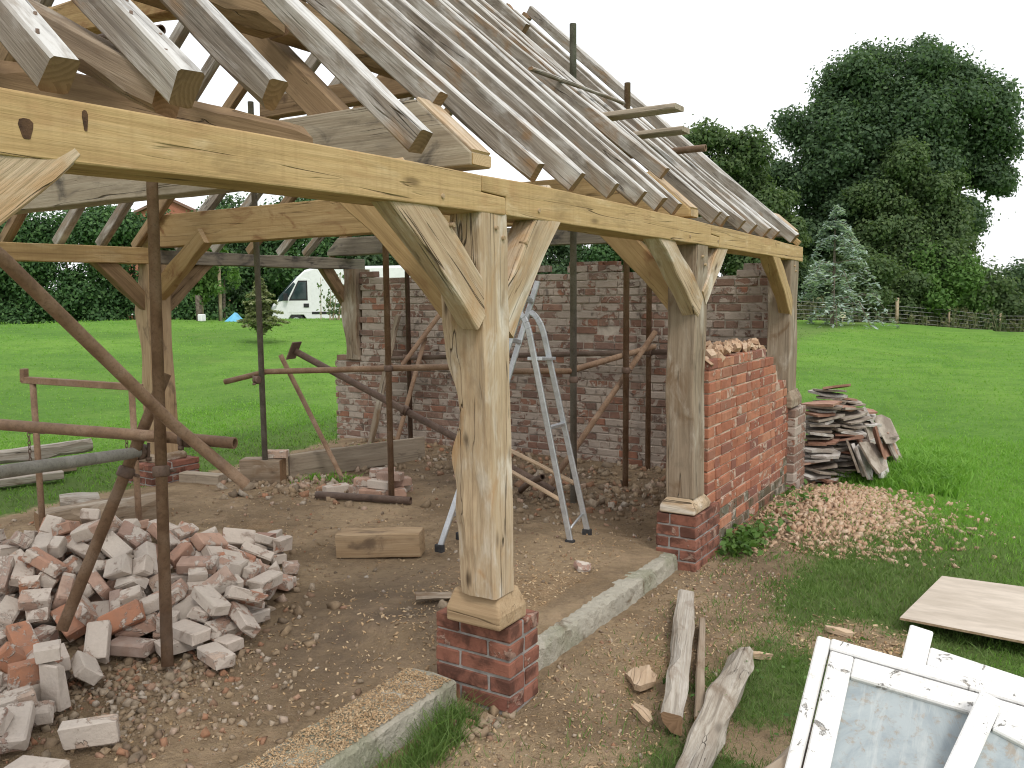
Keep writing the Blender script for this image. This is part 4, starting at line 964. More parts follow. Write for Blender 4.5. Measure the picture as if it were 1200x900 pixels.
# a few loose bricks along its top edge stay with the wall
for k in range(16):
    x = rnd.uniform(.6, 5.2); obj('coping_brick', bm(.22, .10, .064, 'brick_old', k % 4), gable, GM @ Matrix.Translation((x, .1+rnd.uniform(-.02, .04), gtop(x)+.022)) @ Matrix.Rotation(rnd.uniform(-.25, .25), 4, 'Z'))

# red brick infill between the second and third post, broken away in steps
R = random.Random(22)
infill = thing('red_brick_wall', (-.1, 3.7, 0), 'part-demolished red brick infill wall between the two far front posts', 'wall')
IM = Matrix(((0, -1, 0, -.012), (1, 0, 0, 2.47), (0, 0, 1, -.02), (0, 0, 0, 1))); CH = .0735
def itop(x): return float(np.interp(x, [0, 1.30, 1.32, 1.50, 1.52, 1.68, 1.70, 1.88, 1.9, 2.06, 2.08, 2.22, 2.24, 2.34, 2.36, 2.44], [1.318, 1.318, 1.25, 1.25, 1.18, 1.18, 1.03, 1.03, .88, .88, .74, .74, .60, .60, .38, .30]))
ib = list(wall_bricks(2.42, 18, CH, lambda x, z: z < itop(x)-.02, 'flemish', R, gap=.010, header=.103, stretch=.213))
imat = lambda x, z: 'brick_moss' if z < .22+.10*sin(x*3)+.22*sstep(1.0, 2.2, x)*.9 and R.random() < .8 else 'brick_red'
lay(infill, IM, ib, imat, CH, R, jit=.0025, tilt=.006, gap=.010)
core(infill, [(.012, -.08), (2.40, -.08), (2.40, .40), (2.32, .42), (2.30, .66), (2.16, .68), (2.04, .70), (2.02, .82), (1.88, .84), (1.84, .98), (1.68, 1.0), (1.62, 1.12), (1.48, 1.14), (1.30, 1.2), (1.28, 1.29), (.012, 1.29)], .009, .10, IM, M['mortar_pink'])
core(infill, [(.012, -.08), (2.36, -.08), (2.2, .45), (1.8, .85), (1.4, 1.16), (.9, 1.34), (.4, 1.33), (.012, 1.34)], .1005, .225, IM, M['mortar_pink'])
parts = []
for k in range(150):                     # crumbled mortar and bats left on the broken top
    x = rnd.uniform(.02, 1.3); V, F = box_vf(rnd.uniform(.02, .09), rnd.uniform(.02, .07), rnd.uniform(.015, .055)); m = Matrix.Translation((x, rnd.uniform(.02, .21), (1.312 if x < 1.4 else 1.24)+rnd.uniform(-.01, .03)+(.03 if .35 < x < 1.2 else 0))) @ Euler((rnd.uniform(-1, 1), rnd.uniform(-1, 1), rnd.uniform(0, 6))).to_matrix().to_4x4()
    parts.append((xf(m, [(a*rnd.uniform(.7, 1.2), b*rnd.uniform(.7, 1.2), c*rnd.uniform(.7, 1.2)) for a, b, c in V]), F))
tag(obj('broken_top', mesh('broken_top', *merge(parts), M['rubble']), infill, IM), kind='stuff')

def pier(label, x0, x1, y0, y1, z0, nc, mat, mort, seed, ch=.075, name='brick_pier', group='brick piers under the posts'):
    R = random.Random(seed); root = thing(name, ((x0+x1)/2, (y0+y1)/2, z0), label, 'brick pier', group); g = .011
    box('mortar', (x0+.007, y0+.007, z0-.1), (x1-.007, y1-.007, z0+nc*ch-.008), M[mort], root, .004)
    for c in range(nc):
        zc = z0+c*ch+ch/2
        def put(xa, xb, ya, yb):
            V, F = box_vf(xb-xa, yb-ya, ch-g, .005); V = [(a+R.uniform(-.0025, .0025), b+R.uniform(-.0025, .0025), d+R.uniform(-.0025, .0025)) for a, b, d in V]
            obj('brick', mesh('brick', V, F, M[mat]), root, Matrix.Translation(((xa+xb)/2+R.uniform(-.002, .002), (ya+yb)/2+R.uniform(-.002, .002), zc)) @ Matrix.Rotation(R.uniform(-.008, .008), 4, 'Z'))
        W, D = x1-x0, y1-y0; hd = .105
        if c % 2 == 0:        # skin: stretchers on the -y face, header closing
            put(x0, x0+W*.33-g/2, y0, y1-g if D < .3 else y0+D/2-g/2); put(x0+W*.33+g/2, x1, y0, y0+hd)
            put(x1-.22, x1, y0+hd+g, y1); 
            if D >= .3: put(x0, x0+W*.33-g/2, y0+D/2+g/2, y1)
        else:
            put(x0, x1-hd-g, y0, y0+hd); put(x1-hd, x1, y0, y0+(D/2 if D < .3 else .215)); put(x1-hd, x1, y0+(D/2 if D < .3 else .215)+g, y1); put(x0, x1-hd-g, y0+hd+g, y1)
    return root
pier('red brick pier under the nearest big oak post', -.36, .018, .02, .25, .018, 5, 'brick_pier', 'mortar_grey', 31, ch=.0748)
pier('brick pier under the second post, beside the red infill wall', -.245, .02, 2.17, 2.62, -.02, 5, 'brick_pier', 'mortar_grey', 32)
pier('whitened brick pier under the far front corner post', -.25, .05, 4.44, 4.82, -.03, 10, 'brick_old', 'mortar', 33, ch=.078)
pier('low dark brick pier under the rear oak post', -5.47, -5.05, 1.92, 2.44, -.05, 4, 'brick_pier', 'mortar_grey', 34, ch=.064)
pier('brick pier under the left-hand front post', -.36, .02, -2.46, -2.18, 0, 5, 'brick_pier', 'mortar_grey', 35)

# plinth slabs along the front
def slab(label, x0, x1, y0, y1, h0, h1, seed, n=44):
    R = random.Random(seed); V = []
    for i in range(n+1):
        t = i/n; y = y0+(y1-y0)*t; h = h0+(h1-h0)*t; j = lambda s: R.uniform(-s, s)
        V += [(x0+j(.006), y, -.08), (x1+.01+j(.006), y, -.06), (x1+j(.007), y, h*.45+j(.008)), (x1-.004+j(.008), y, h-.016+j(.005)), (x1-.02+j(.008), y, h+j(.004)), ((x0+x1)/2, y, h+j(.008)), (x0+j(.01), y, h+j(.006))]
    F = []
    for i in range(n):
        for k in range(7):
            a, b = i*7+k, i*7+(k+1) % 7; F.append((b, a, a+7, b+7))
    F += [tuple(range(7)), tuple(range(7*n+6, 7*n-1, -1))]
    return tag(obj('plinth_slab', mesh('plinth_slab', V, F, M['concrete'])), label, 'slab', 'plinth slabs along the shed front')
slab('near concrete plinth strip dusted with sawdust, left of the brick pier', -.46, -.215, -3.0, -.03, .13, .135, 41, 90)
slab('mossy concrete plinth strip between the two brick piers', -.20, -.10, .24, 2.16, .122, .10, 42, 60)

for (y, z) in ((-.30, 1.98), (-.36, 2.075), (.20, 1.94), (.30, 2.075), (-.02, 1.985), (.03, 1.95), (2.28, 1.95), (2.33, 1.90), (2.05, 2.06), (2.55, 2.055), (4.5, 1.94), (4.55, 1.90)):
    obj('peg', tube_data([(-.03, y, z), (.006, y, z)], .0085, M['oak_pad'], 8, 'peg'), shed)

# ------------------------------------------------------------------ scaffold tubes and props
def coupler(p, axis, parent, r=.034, mat='rust_dark'):
    p, a = Vector(p), Vector(axis).normalized()
    b = Vector((0, 0, 1)) if abs(a.z) < .8 else Vector((1, 0, 0)); s = a.cross(b).normalized(); t = a.cross(s)
    c = obj('coupler', tube_data([p-a*.026, p-a*.02, p+a*.02, p+a*.026], [r*.94, r*1.12, r*1.12, r*.94], M[mat], 12, 'coupler'), parent)
    q = p+s*r*1.2
    obj('bolt', tube_data([q-t*.045, q+t*.045], .008, M[mat], 6, 'bolt'), c)
    obj('nut', tube_data([q+t*.025, q+t*.042], .015, M[mat], 6, 'nut'), c)
    return c
def pole(label, pts, mat='rust', r=.0245, name='scaffold_pole', coup=(), cat='scaffold tube', group='scaffold tubes'):
    pts = [Vector(p) for p in pts]; base = min(pts, key=lambda p: p.z)
    root = thing(name, base, label, cat, group)
    obj('tube', tube_data(pts, r, M[mat], 14, 'tube', hollow=.22, rough=.012), root)
    for c in coup:
        a = pts[0].lerp(pts[-1], c); coupler(a, pts[-1]-pts[0], root, r*1.28)
    return root
G = lambda x, y: float(gz(x, y))
def upright(label, x, y, top, mat='rust', r=.0245, lean=(0, 0), coup=()):
    z = G(x, y)-.01
    return pole(label, [(x, y, z), (x+lean[0], y+lean[1], top)], mat, r, coup=coup)
RT = .0272
pole('rusty upright tube standing in the brick heap', [(-1.545, -.455, .05), (-1.99, -.07, 2.96)], 'rust', RT, coup=(.30, .95))
pole('long rusty tube slanting down from the upper left past the upright', [(-1.72, -1.62, 2.42), (-1.447, -1.116, 1.889), (-1.568, -.36, 1.17), (-1.40, -.085, .842)], 'rust', RT*1.02)
pole('brown level tube with an open end beside the upright', [(-2.95, -.90, 1.165), (-1.62, -.235, 1.067), (-1.385, -.150, 1.053)], 'rust', RT, coup=(.86,))
pole('grey level tube running out of the left edge below the brown one', [(-1.45, -1.40, 1.105), (-1.615, -1.088, 1.065), (-1.905, -.262, .985)], 'galv', RT, coup=(.97,))
pole('short rusty tube leaning into the brick heap against the upright', [(-1.96, -.70, .22), (-1.845, -.17, 1.36)], 'rust', RT, coup=(.60,))
pole('dark level tube clipped high under the near rafters', [(-3.6, .285, 3.27), (-2.36, .285, 3.18)], 'rust_dark', RT, coup=(.82,))
upright('tall grey upright tube on the left by the timber block', -4.19, 2.49, 3.42, 'galv', .026)
upright('brown upright tube left of the big oak post', -2.757, 2.56, 2.62, 'rust', .025, coup=(.43,))
upright('dark upright tube against the left of the gable wall', -4.16, 4.55, 2.5, 'rust_dark', .026)
upright('tall grey upright tube right of the ladder poking through the roof', -1.417, 3.26, 3.80, 'galv', .027, coup=(.27,))
upright('tall rusty upright tube poking through the roof near the second post', -1.28, 3.97, 3.48, 'rust', .0265, coup=(.30,))
upright('rusty upright tube close to the gable wall by the second post', -1.33, 4.58, 2.35, 'rust', .0255, coup=(.5,))
pole('rusty level tube crossing the left of the shed to the big post', [(-4.58, 2.40, .95), (-4.17, 2.53, 1.05), (-2.77, 2.615, 1.13), (-1.75, 2.60, 1.19)], 'rust', .0255, coup=(.14,))
pole('rusty level tube along the gable wall', [(-4.35, 4.49, 1.03), (-1.10, 4.60, 1.19)], 'rust_dark', .0255, coup=(.06, .93))
pole('rusty level tube behind the ladder to the right uprights', [(-2.1, 2.98, 1.10), (-1.44, 3.23, 1.11), (-1.25, 4.52, 1.24)], 'rust', .0255)
pole('rusty raking tube leaning down right of the ladder', [(-1.19, 4.40, 1.38), (-1.72, 3.24, G(-1.72, 3.24))], 'rust', .0255)
pole('slanting rusty tube in front of the gable wall, left of the big post', [(-3.36, 4.47, 1.84), (-4.10, 4.37, .98)], 'rust', .0255)
pole('slanting rusty tube footed on the ground below the gable tubes', [(-3.86, 4.47, 1.28), (-4.27, 4.42, G(-4.27, 4.42))], 'rust', .024)
pole('thin rusty tube raking down to the plank on the left', [(-4.08, 2.62, 1.20), (-3.70, 2.98, G(-3.70, 2.98))], 'rust', .0225)
pole('rusty tube lying on the floor below the brick stack', [(-3.36, 2.30, .06), (-2.52, 2.52, .065)], 'rust_dark', .03)
kp = thing('adjustable_prop', (-1.60, 3.22, .12), 'dark steel prop with a square head plate lying slantwise across the shed', 'prop', None)
obj('tube', tube_data([(-3.88, 2.62, 1.235), (-1.58, 3.22, .115)], .03, M['rust_dark'], 14, 'tube', hollow=.2), kp)
Mk, _ = frame((-3.90, 2.615, 1.245), (-1.58, 3.22, .115)); boxm('head_plate', (.012, .15, .17), Mk, M['rust_dark'], kp)
coupler((-2.86, 2.885, .74), (2.3, .6, -1.12), kp, .04)
pole('bent rusty tube end lying across the level tube on the left', [(-1.95, 3.30, .06), (-1.72, 3.06, .20), (-1.50, 2.90, .30)], 'rust_dark', .026)
pole('short rusty tube stub poking out of the roof below the boards', [(-1.15, 3.75, 2.845), (-.515, 3.75, 2.845)], 'rust', .027)
for y, z, x1, lb in ((2.35, 2.868, -.19, 'upper scaffold board sticking out between the rafters'), (2.95, 2.845, -.375, 'lower scaffold board sticking out between the rafters')):
    tag(timber('scaffold_board', (-1.5, y, z), (x1, y, z), .15, .035, M['board'], None, seg=6), lb, 'board', 'scaffold boards')
tag(timber('roof_batten', (-.90, 1.75, 3.075), (-1.03, 3.35, 3.175), .035, .02, M['oak_grey'], None, seg=8), 'thin pale batten lying along the rafters', 'batten')

# ------------------------------------------------------------------ builder's trestle
tr = thing('builders_trestle', (-3.4, .25, 0), 'rusty adjustable builder\'s trestle standing behind the brick heap', 'trestle')
A, B = Vector((-3.735, .20, 0)), Vector((-3.085, .465, 0)); T1, T2 = A+Vector((0, 0, 1.205)), B+Vector((0, 0, 1.17))
Mt, L = frame(T1-(T2-T1)*.10, T2+(T2-T1)*.10); boxm('top_bar', (L, .045, .042), Mt @ Matrix.Translation((L/2, 0, 0)), M['rust'], tr)
boxm('end_lug', (.03, .05, .085), Mt @ Matrix.Translation((.01, 0, .03)), M['rust'], tr)
for S, T in ((A, T1), (B, T2)):
    zb = G(S.x, S.y)
    lg = obj('leg', tube_data([(S.x, S.y, max(zb, .0)), (T.x, T.y, T.z-.02)], .0195, M['rust'], 12, 'leg'), tr)
    obj('pin', tube_data([(S.x-.06, S.y-.02, .86), (S.x+.06, S.y+.02, .86)], .005, M['rust_dark'], 6, 'pin'), lg)
    ch = []
    for k in range(7):
        p = Vector((S.x-.055, S.y-.02, .85-.028*k)); ring = [p+Vector((.009*cos(a)*(k % 2), .009*cos(a)*(1-k % 2), .018*sin(a))) for a in np.linspace(0, 2*pi, 9)]
        me = tube_data(ring, .003, None, 5); ch.append(([tuple(v.co) for v in me.vertices], [tuple(q.vertices) for q in me.polygons])); bpy.data.meshes.remove(me)
    obj('chain', mesh('chain', *merge(ch), M['rust_dark']), lg)
    d = (B-A).normalized(); n_ = Vector((-d.y, d.x, 0))
    for s in (-1, 1):
        e = S+n_*s*.34; obj('foot', tube_data([(S.x, S.y, zb+.16), (e.x, e.y, G(e.x, e.y)+.015)], .013, M['rust'], 8, 'foot'), tr)
obj('rail', tube_data([A+Vector((0, 0, .15)), B+Vector((0, 0, .15))], .016, M['rust'], 10, 'rail'), tr)

# ------------------------------------------------------------------ aluminium combination step ladder
ld = thing('step_ladder', (-1.15, 2.0, .08), 'aluminium step ladder standing open behind the big oak post', 'ladder')
f1, b1, t1 = Vector((-.792, 2.039, .085)), Vector((-1.051, 1.943, 1.547)), Vector((-1.132, 1.96, 1.613))
f2, b2, t2 = Vector((-.813, 2.323, .085)), Vector((-1.097, 2.209, 1.526)), Vector((-1.19, 2.22, 1.606))
r1, r1f = Vector((-1.09, 2.077, 1.856)), Vector((-1.463, 1.507, .10)); r2, r2f = Vector((-1.187, 2.308, 1.815)), Vector((-1.507, 1.80, .10))
def rail(pts, w, d, nm, par=ld):
    parts = []
    for a, b in zip(pts[:-1], pts[1:]):
        Mx, L = frame(a, b, (1, .2, 0)); V, F = box_vf(L+.004, w, d, .004); parts.append((xf(Mx @ Matrix.Translation((L/2, 0, 0)), V), F))
    return obj(nm, mesh(nm, *merge(parts), M['alu']), par)
def arc(a, b, c, n=6): return [a*(1-t)**2+b*2*t*(1-t)+c*t*t for t in np.linspace(0, 1, n)]
for f, b, t in ((f1, b1, t1), (f2, b2, t2)):
    m1 = f.lerp(b, .94); rl = rail([f+Vector((0, 0, .03))]+[Vector(p) for p in arc(m1, b+(b-f)*.03, t)], .024, .038, 'front_rail')
    boxm('rubber_foot', (.06, .035, .05), Matrix.Translation(f+Vector((0, 0, .012))), M['rubber'], rl)
for r, f in ((r1, r1f), (r2, r2f)):
    rl = rail([f, r], .022, .038, 'rear_rail'); boxm('rubber_foot', (.06, .035, .05), Matrix.Translation(f+Vector((0, 0, .0))), M['rubber'], rl)
for k, t in ((0, .53), (4, .84)):
    a, b = f1.lerp(b1, t), f2.lerp(b2, t); Mx, L = frame(a, b); boxm('tread' if k == 4 else 'rung', (L, .10 if k == 4 else .035, .022), Mx @ Matrix.Translation((L/2, 0, 0)), M['alu'], ld)
for t in (.12, .28, .44, .60, .76, .92):
    a, b = r1f.lerp(r1, t), r2f.lerp(r2, t); Mx, L = frame(a, b); boxm('rung', (L, .03, .03), Mx @ Matrix.Translation((L/2, 0, 0)), M['alu'], ld)
obj('cross_stay', tube_data([f1.lerp(b1, .06), f2.lerp(b2, .10)], .008, M['alu'], 8, 'cross_stay'), ld)
for (a, b, lb) in (((-1.62, 2.45, .62), (-.93, 2.36, .42), 'upper pale batten resting against the ladder'), ((-1.60, 2.25, .56), (-.92, 2.16, .34), 'lower pale batten resting against the ladder')):
    tag(timber('batten', a, b, .035, .022, M['batten'], None, seg=4), lb, 'batten', 'battens against the ladder')

# ------------------------------------------------------------------ heap of reclaimed bricks (settled poses)
HEAP = [(-2.755,-0.895,0.103,0.994,0.093,0.042,-0.044,0.1),(-2.284,-0.632,0.083,0.793,-0,0.048,-0.607,0.145),(-1.947,0.18,0.116,0.141,0.548,-0.82,-0.088,0.2),(-2.041,0.768,0.076,0.01,0.898,0.44,-0.019,0.1),(-1.817,0.075,0.086,0.028,-0.073,0.049,-0.996,0.2),(-2.531,-0.601,0.119,0.501,0.118,-0.027,0.857,0.2),
    (-1.919,0.386,0.114,0.769,0.514,-0.186,-0.332,0.2),(-3.217,0.068,0.142,0.071,0.08,-0.152,-0.983,0.2),(-2.476,-0.796,0.087,0.07,-0.044,0.044,-0.996,0.2),(-3.3,0.381,0.082,0.999,-0.041,-0.017,-0.026,0.2),(-1.858,-0.033,0.087,0.021,-0.073,0.009,-0.997,0.1),(-2.939,-0.857,0.128,0.987,0.157,0.025,0,0.2),
    (-1.814,-0.453,0.072,0.003,0.194,-0.981,-0.003,0.2),(-1.914,0.545,0.083,0.991,-0.013,0.045,0.128,0.2),(-1.96,-0.048,0.11,0.722,-0.084,0.142,-0.672,0.2),(-3.221,-0.108,0.195,0.099,-0.133,0.971,-0.171,0.2),(-3.02,-1.024,0.095,0.092,-0.961,0.26,0.007,0.2),(-2.147,-0.197,0.154,0.962,0.225,0.153,0.039,0.2),
    (-2.123,-1.212,0.072,0.292,0,-0,0.957,0.2),(-1.448,0.073,0.072,0.001,-0.798,-0.603,0.001,0.2),(-1.654,-0.309,0.072,0.597,-0.002,0.004,-0.802,0.2),(-2.974,-0.756,0.166,0.643,0.073,0.171,-0.743,0.1),(-3.21,0.28,0.116,0.769,0.6,0.122,0.184,0.1),(-2.29,-0.259,0.184,0.692,0.043,0.277,-0.666,0.2),
    (-2.311,-0.421,0.117,0.146,-0.501,-0.85,-0.073,0.1),(-2.619,-0.624,0.152,0.593,0.623,-0.232,-0.454,0.145),(-1.843,-1.406,0.072,0.778,0,-0,-0.629,0.2),(-3.436,-0.345,0.165,0.072,0.892,0.414,0.166,0.1),(-1.77,0.208,0.083,0.988,-0.033,0.034,-0.15,0.2),(-1.632,0.093,0.073,0.755,0.007,0.007,0.655,0.2),
    (-2.72,0.511,0.169,0.669,-0.268,0.034,0.693,0.2),(-1.802,-1.057,0.089,0.629,-0.629,0.323,-0.323,0.2),(-2.22,-0.114,0.221,0.028,-0.236,0.216,-0.947,0.2),(-1.929,-0.89,0.09,0.695,0.132,-0.694,0.132,0.1),(-2.337,-0.747,0.098,0.562,0.552,-0.409,-0.461,0.2),(-1.72,-0.092,0.093,0.545,-0.548,0.459,-0.438,0.2),
    (-2.309,0.883,0.076,0.976,-0.025,0.003,-0.216,0.2),(-1.811,-0.864,0.072,0.506,0,0,0.862,0.2),(-1.688,-0.994,0.089,0.474,0.474,-0.525,-0.525,0.2),(-2.037,-0.082,0.162,0.299,0.074,0.948,0.081,0.1),(-2.794,-0.507,0.214,0.446,-0.067,0.187,-0.873,0.2),(-2.432,-0.417,0.143,0.156,-0.973,0.123,0.119,0.1),
    (-2.478,0.705,0.103,0.131,0.991,-0.01,-0.002,0.2),(-3.067,-0.038,0.227,0.392,0.157,0.707,0.567,0.2),(-1.728,0.087,0.138,0.073,0.085,-0.04,0.993,0.1),(-1.993,-0.966,0.072,0.911,0,0.001,-0.412,0.2),(-1.654,-0.097,0.091,0.537,-0.546,0.46,-0.448,0.145),(-2.716,-0.193,0.285,0.355,0.015,-0.181,0.917,0.2),
    (-3.064,0.109,0.186,0.575,-0.678,0.166,-0.427,0.2),(-2.377,-0.567,0.139,0.092,0.871,-0.363,0.319,0.145),(-3.288,-0.329,0.221,0.18,0.316,0.931,0.027,0.145),(-2.805,-0.255,0.267,0.364,0.053,-0.06,0.928,0.2),(-1.906,-0.199,0.106,0.185,-0.236,0.669,-0.68,0.2),(-3.003,0.253,0.151,0.215,0.877,0.416,0.107,0.2),
    (-2.976,0.143,0.209,0.779,-0.309,0.544,0.054,0.1),(-2.965,-0.337,0.279,0.683,-0.028,-0.033,-0.729,0.2),(-3.18,-1.357,0.073,0.001,0.467,0.884,0.008,0.2),(-1.709,0.378,0.074,0.846,-0.012,0.009,-0.533,0.2),(-1.556,0.061,0.119,0.738,0.252,0.243,0.577,0.1),(-1.791,-0.295,0.075,0.003,-0.953,0.302,0.016,0.145),
    (-2.601,-0.466,0.17,0.94,0.18,0.089,0.276,0.2),(-3.545,-0.169,0.115,0.029,0.983,-0.135,0.123,0.1),(-2.642,-0.831,0.104,0.089,-0.575,-0.813,-0.04,0.2),(-1.802,-0.002,0.164,0.074,0.598,0.125,-0.789,0.1),(-2.231,-0.509,0.13,0.125,0.174,-0.218,0.952,0.2),(-2.472,0.607,0.14,0.226,0.974,-0.011,-0.004,0.2),
    (-1.801,0.396,0.124,0.125,-0.812,-0.183,-0.54,0.145),(-1.933,-1.262,0.095,0.886,-0.328,-0.114,0.308,0.2),(-2.007,0.24,0.153,0.479,0.668,0.528,0.215,0.2),(-2.515,0.916,0.077,0.017,0.656,-0.754,0.016,0.2),(-3.081,-0.683,0.196,0.839,0.153,-0.112,0.51,0.145),(-2.475,-0.685,0.182,0.201,-0.359,-0.891,0.189,0.2),
    (-1.388,-0.31,0.072,0.127,0,-0,0.992,0.2),(-1.585,0.426,0.072,0.932,-0.001,0.002,-0.362,0.2),(-1.443,0.472,0.072,0,0.491,-0.871,-0,0.145),(-2.887,0.172,0.231,0.438,-0.288,-0.044,0.85,0.2),(-1.634,0.05,0.184,0.138,-0.577,0.749,-0.296,0.2),(-2.114,-1.094,0.096,0.276,0.109,0.355,0.887,0.2),
    (-1.445,-0.187,0.072,0,-0.714,-0.7,0,0.1),(-1.346,-0.167,0.089,0.56,0.56,0.432,0.431,0.2),(-2.079,0.287,0.163,0.251,0.53,-0.802,-0.111,0.2),(-3.754,-0.874,0.093,0.603,-0.58,0.383,-0.392,0.145),(-2.882,-0.955,0.101,0.021,0.004,-0.995,-0.097,0.145),(-1.558,-0.123,0.104,0.734,-0.22,0.088,-0.636,0.2),
    (-2.711,-0.655,0.187,0.796,-0.048,0.347,-0.493,0.2),(-1.591,-0.947,0.14,0.562,0.439,0.553,-0.432,0.2),(-2.907,-0.941,0.171,0.987,0.115,0.031,-0.112,0.145),(-2.009,-0.518,0.094,0.212,0.235,0.661,0.68,0.145),(-2.142,-0.402,0.124,0.302,0.22,-0.088,0.923,0.2),(-1.729,0.09,0.22,0.052,0.176,0.672,0.718,0.1),
    (-2.255,0.61,0.12,0.942,-0.156,0.082,0.286,0.145),(-2.104,0.582,0.099,0.109,0.196,-0.973,0.053,0.1),(-3.127,-0.215,0.249,0.987,-0.114,-0.102,-0.04,0.2),(-2.356,-0.36,0.211,0.211,-0.155,-0.243,0.934,0.2),(-3.387,-0.813,0.115,0.039,-0.761,-0.638,-0.116,0.145),(-3.443,-0.065,0.128,0.132,0.643,0.753,-0.028,0.2),
    (-2.871,0.868,0.074,0.017,0.003,-0.013,-1,0.1),(-2.598,-0.995,0.119,0.086,-0.7,0.677,0.213,0.2),(-2.121,0.414,0.173,0.626,0.102,-0.415,-0.653,0.2),(-2.494,0.962,0.138,0.993,-0.023,0.004,0.115,0.145),(-2.247,-1.708,0.072,0,-0.353,-0.935,-0,0.145),(-2.241,0.891,0.155,0.548,-0.583,0.419,-0.43,0.145),
    (-2.403,-0.432,0.229,0.387,-0.045,-0.559,0.731,0.2),(-1.857,-0.094,0.173,0.862,-0.124,0.025,0.491,0.1),(-2.52,-0.517,0.204,0.084,-0.976,0.119,0.159,0.2),(-2.834,0.275,0.231,0.313,0.461,0.83,-0.038,0.2),(-2.083,0.058,0.206,0.819,-0.079,0.003,0.568,0.2),(-1.457,0.245,0.089,0.182,-0.18,-0.683,0.685,0.2),
    (-3.334,-1,0.088,0.059,-0.884,0.463,-0.004,0.1),(-1.414,-1.435,0.071,0,0.285,-0.959,-0,0.2),(-2.676,-0.521,0.27,0.585,0.144,0.167,0.78,0.2),(-2.758,-0.975,0.154,0.489,0.005,0.106,-0.866,0.2),(-1.978,-1.503,0.071,0,0.944,0.33,-0,0.145),(-3.097,0.452,0.089,0.069,0.893,0.445,0.026,0.2),
    (-2.238,0.533,0.165,0.299,0.088,-0.795,-0.521,0.2),(-1.556,-1.057,0.071,0.901,0,0,0.434,0.145),(-2.28,-0.316,0.253,0.048,-0.206,-0.443,-0.872,0.2),(-3.119,-0.399,0.269,0.324,0.101,-0.014,-0.941,0.1),(-1.671,0.29,0.138,0.823,0.006,0.027,0.567,0.2),(-2.639,-0.354,0.259,0.238,-0.122,-0.903,-0.335,0.145),
    (-2.936,-0.618,0.214,0.211,0.11,-0.154,0.959,0.2),(-2.2,0.245,0.248,0.539,0.161,0.281,0.778,0.2),(-1.595,-0.293,0.134,0.007,-0.024,-1,-0.002,0.2),(-3.424,-0.666,0.137,0.984,0.13,-0.103,-0.069,0.2),(-1.784,0.271,0.143,0.821,-0.015,0.066,0.567,0.1),(-1.562,-1.294,0.071,0,-0.418,0.909,0,0.1),
    (-2.104,-1.006,0.109,0.363,0.856,-0.359,-0.075,0.2),(-1.773,-0.152,0.178,0.597,-0.118,0.465,-0.643,0.2),(-1.905,-0.353,0.116,0.304,0.15,0.129,-0.932,0.2),(-1.707,-1.245,0.071,0,0.996,-0.088,-0,0.145),(-2.348,0.546,0.179,0.106,-0.295,0.478,-0.821,0.1),(-2.012,0.627,0.101,0.728,0.127,-0.653,0.164,0.1),
    (-2.697,0.639,0.131,0.043,-0.025,0.822,0.568,0.2),(-3.154,-0.846,0.135,0.151,-0.942,-0.295,-0.055,0.2),(-1.337,0.036,0.11,0.18,0.03,-0.982,-0.057,0.2),(-2.182,-0.027,0.266,0.951,0.255,-0.146,-0.093,0.1),(-1.838,-1.138,0.089,0.262,-0.262,-0.657,0.657,0.145),(-3.624,0.036,0.088,0.069,0.032,-0.056,-0.996,0.2),
    (-1.883,0.033,0.182,0.68,-0.545,-0.277,0.404,0.2),(-1.508,0.412,0.135,0.982,0,0.002,-0.188,0.2),(-2.453,-0.911,0.135,0.317,0.612,0.419,0.591,0.2),(-2.743,0.718,0.091,0.995,-0.097,-0.019,-0.017,0.145),(-2.977,-0.508,0.272,0.027,-0.019,-0.61,-0.792,0.2),(-1.538,0.209,0.173,0.321,0.308,0.442,0.779,0.2),
    (-1.456,-1.175,0.102,0.334,0.153,-0.055,0.928,0.2),(-3.486,-0.539,0.161,0.582,0.796,-0.049,0.158,0.145),(-3.187,-0.057,0.255,0.103,0.916,-0.349,0.169,0.2),(-2.433,0.784,0.143,0.538,-0.143,-0.203,-0.805,0.2),(-2.601,0.789,0.139,0.039,0.118,0.926,-0.357,0.2),(-2.704,-0.062,0.334,0.348,0.214,0.078,-0.91,0.1),
    (-2.1,-0.331,0.157,0.391,-0.05,-0.779,0.488,0.2),(-2.925,-0.03,0.266,0.419,0.183,0.61,0.647,0.2),(-3.201,-1.063,0.086,0.005,0.101,0.993,0.055,0.1),(-3.318,-0.477,0.205,0.144,-0.874,0.447,-0.125,0.145),(-3.408,-0.212,0.182,0.765,0.625,-0.113,0.109,0.2),(-2.269,0.208,0.308,0.777,-0.277,0.166,-0.541,0.145),
    (-1.616,-1.13,0.134,0.604,-0,-0,-0.797,0.2),(-2.825,0.064,0.317,0.876,0.235,-0.098,0.41,0.2),(-3.138,-0.351,0.331,0.478,0.097,-0.031,-0.872,0.2),(-1.944,0.259,0.209,0.068,-0.923,-0.284,0.249,0.2),(-2.288,0.012,0.317,0.279,-0.739,-0.593,0.156,0.1),(-1.953,0.027,0.224,0.183,-0.555,0.197,0.788,0.145),
    (-2.456,0.512,0.196,0.65,-0.188,0.233,0.699,0.1),(-2.386,-0.004,0.368,0.733,0.283,-0.005,0.618,0.1),(-1.934,-0.309,0.193,0.904,0.114,-0.161,0.379,0.2),(-3.35,-0.084,0.225,0.116,0.962,-0.201,0.144,0.2),(-2.549,-0.188,0.296,0.583,0.24,-0.188,0.753,0.2),(-2.187,0.425,0.198,0.623,-0.418,-0.083,0.655,0.145),
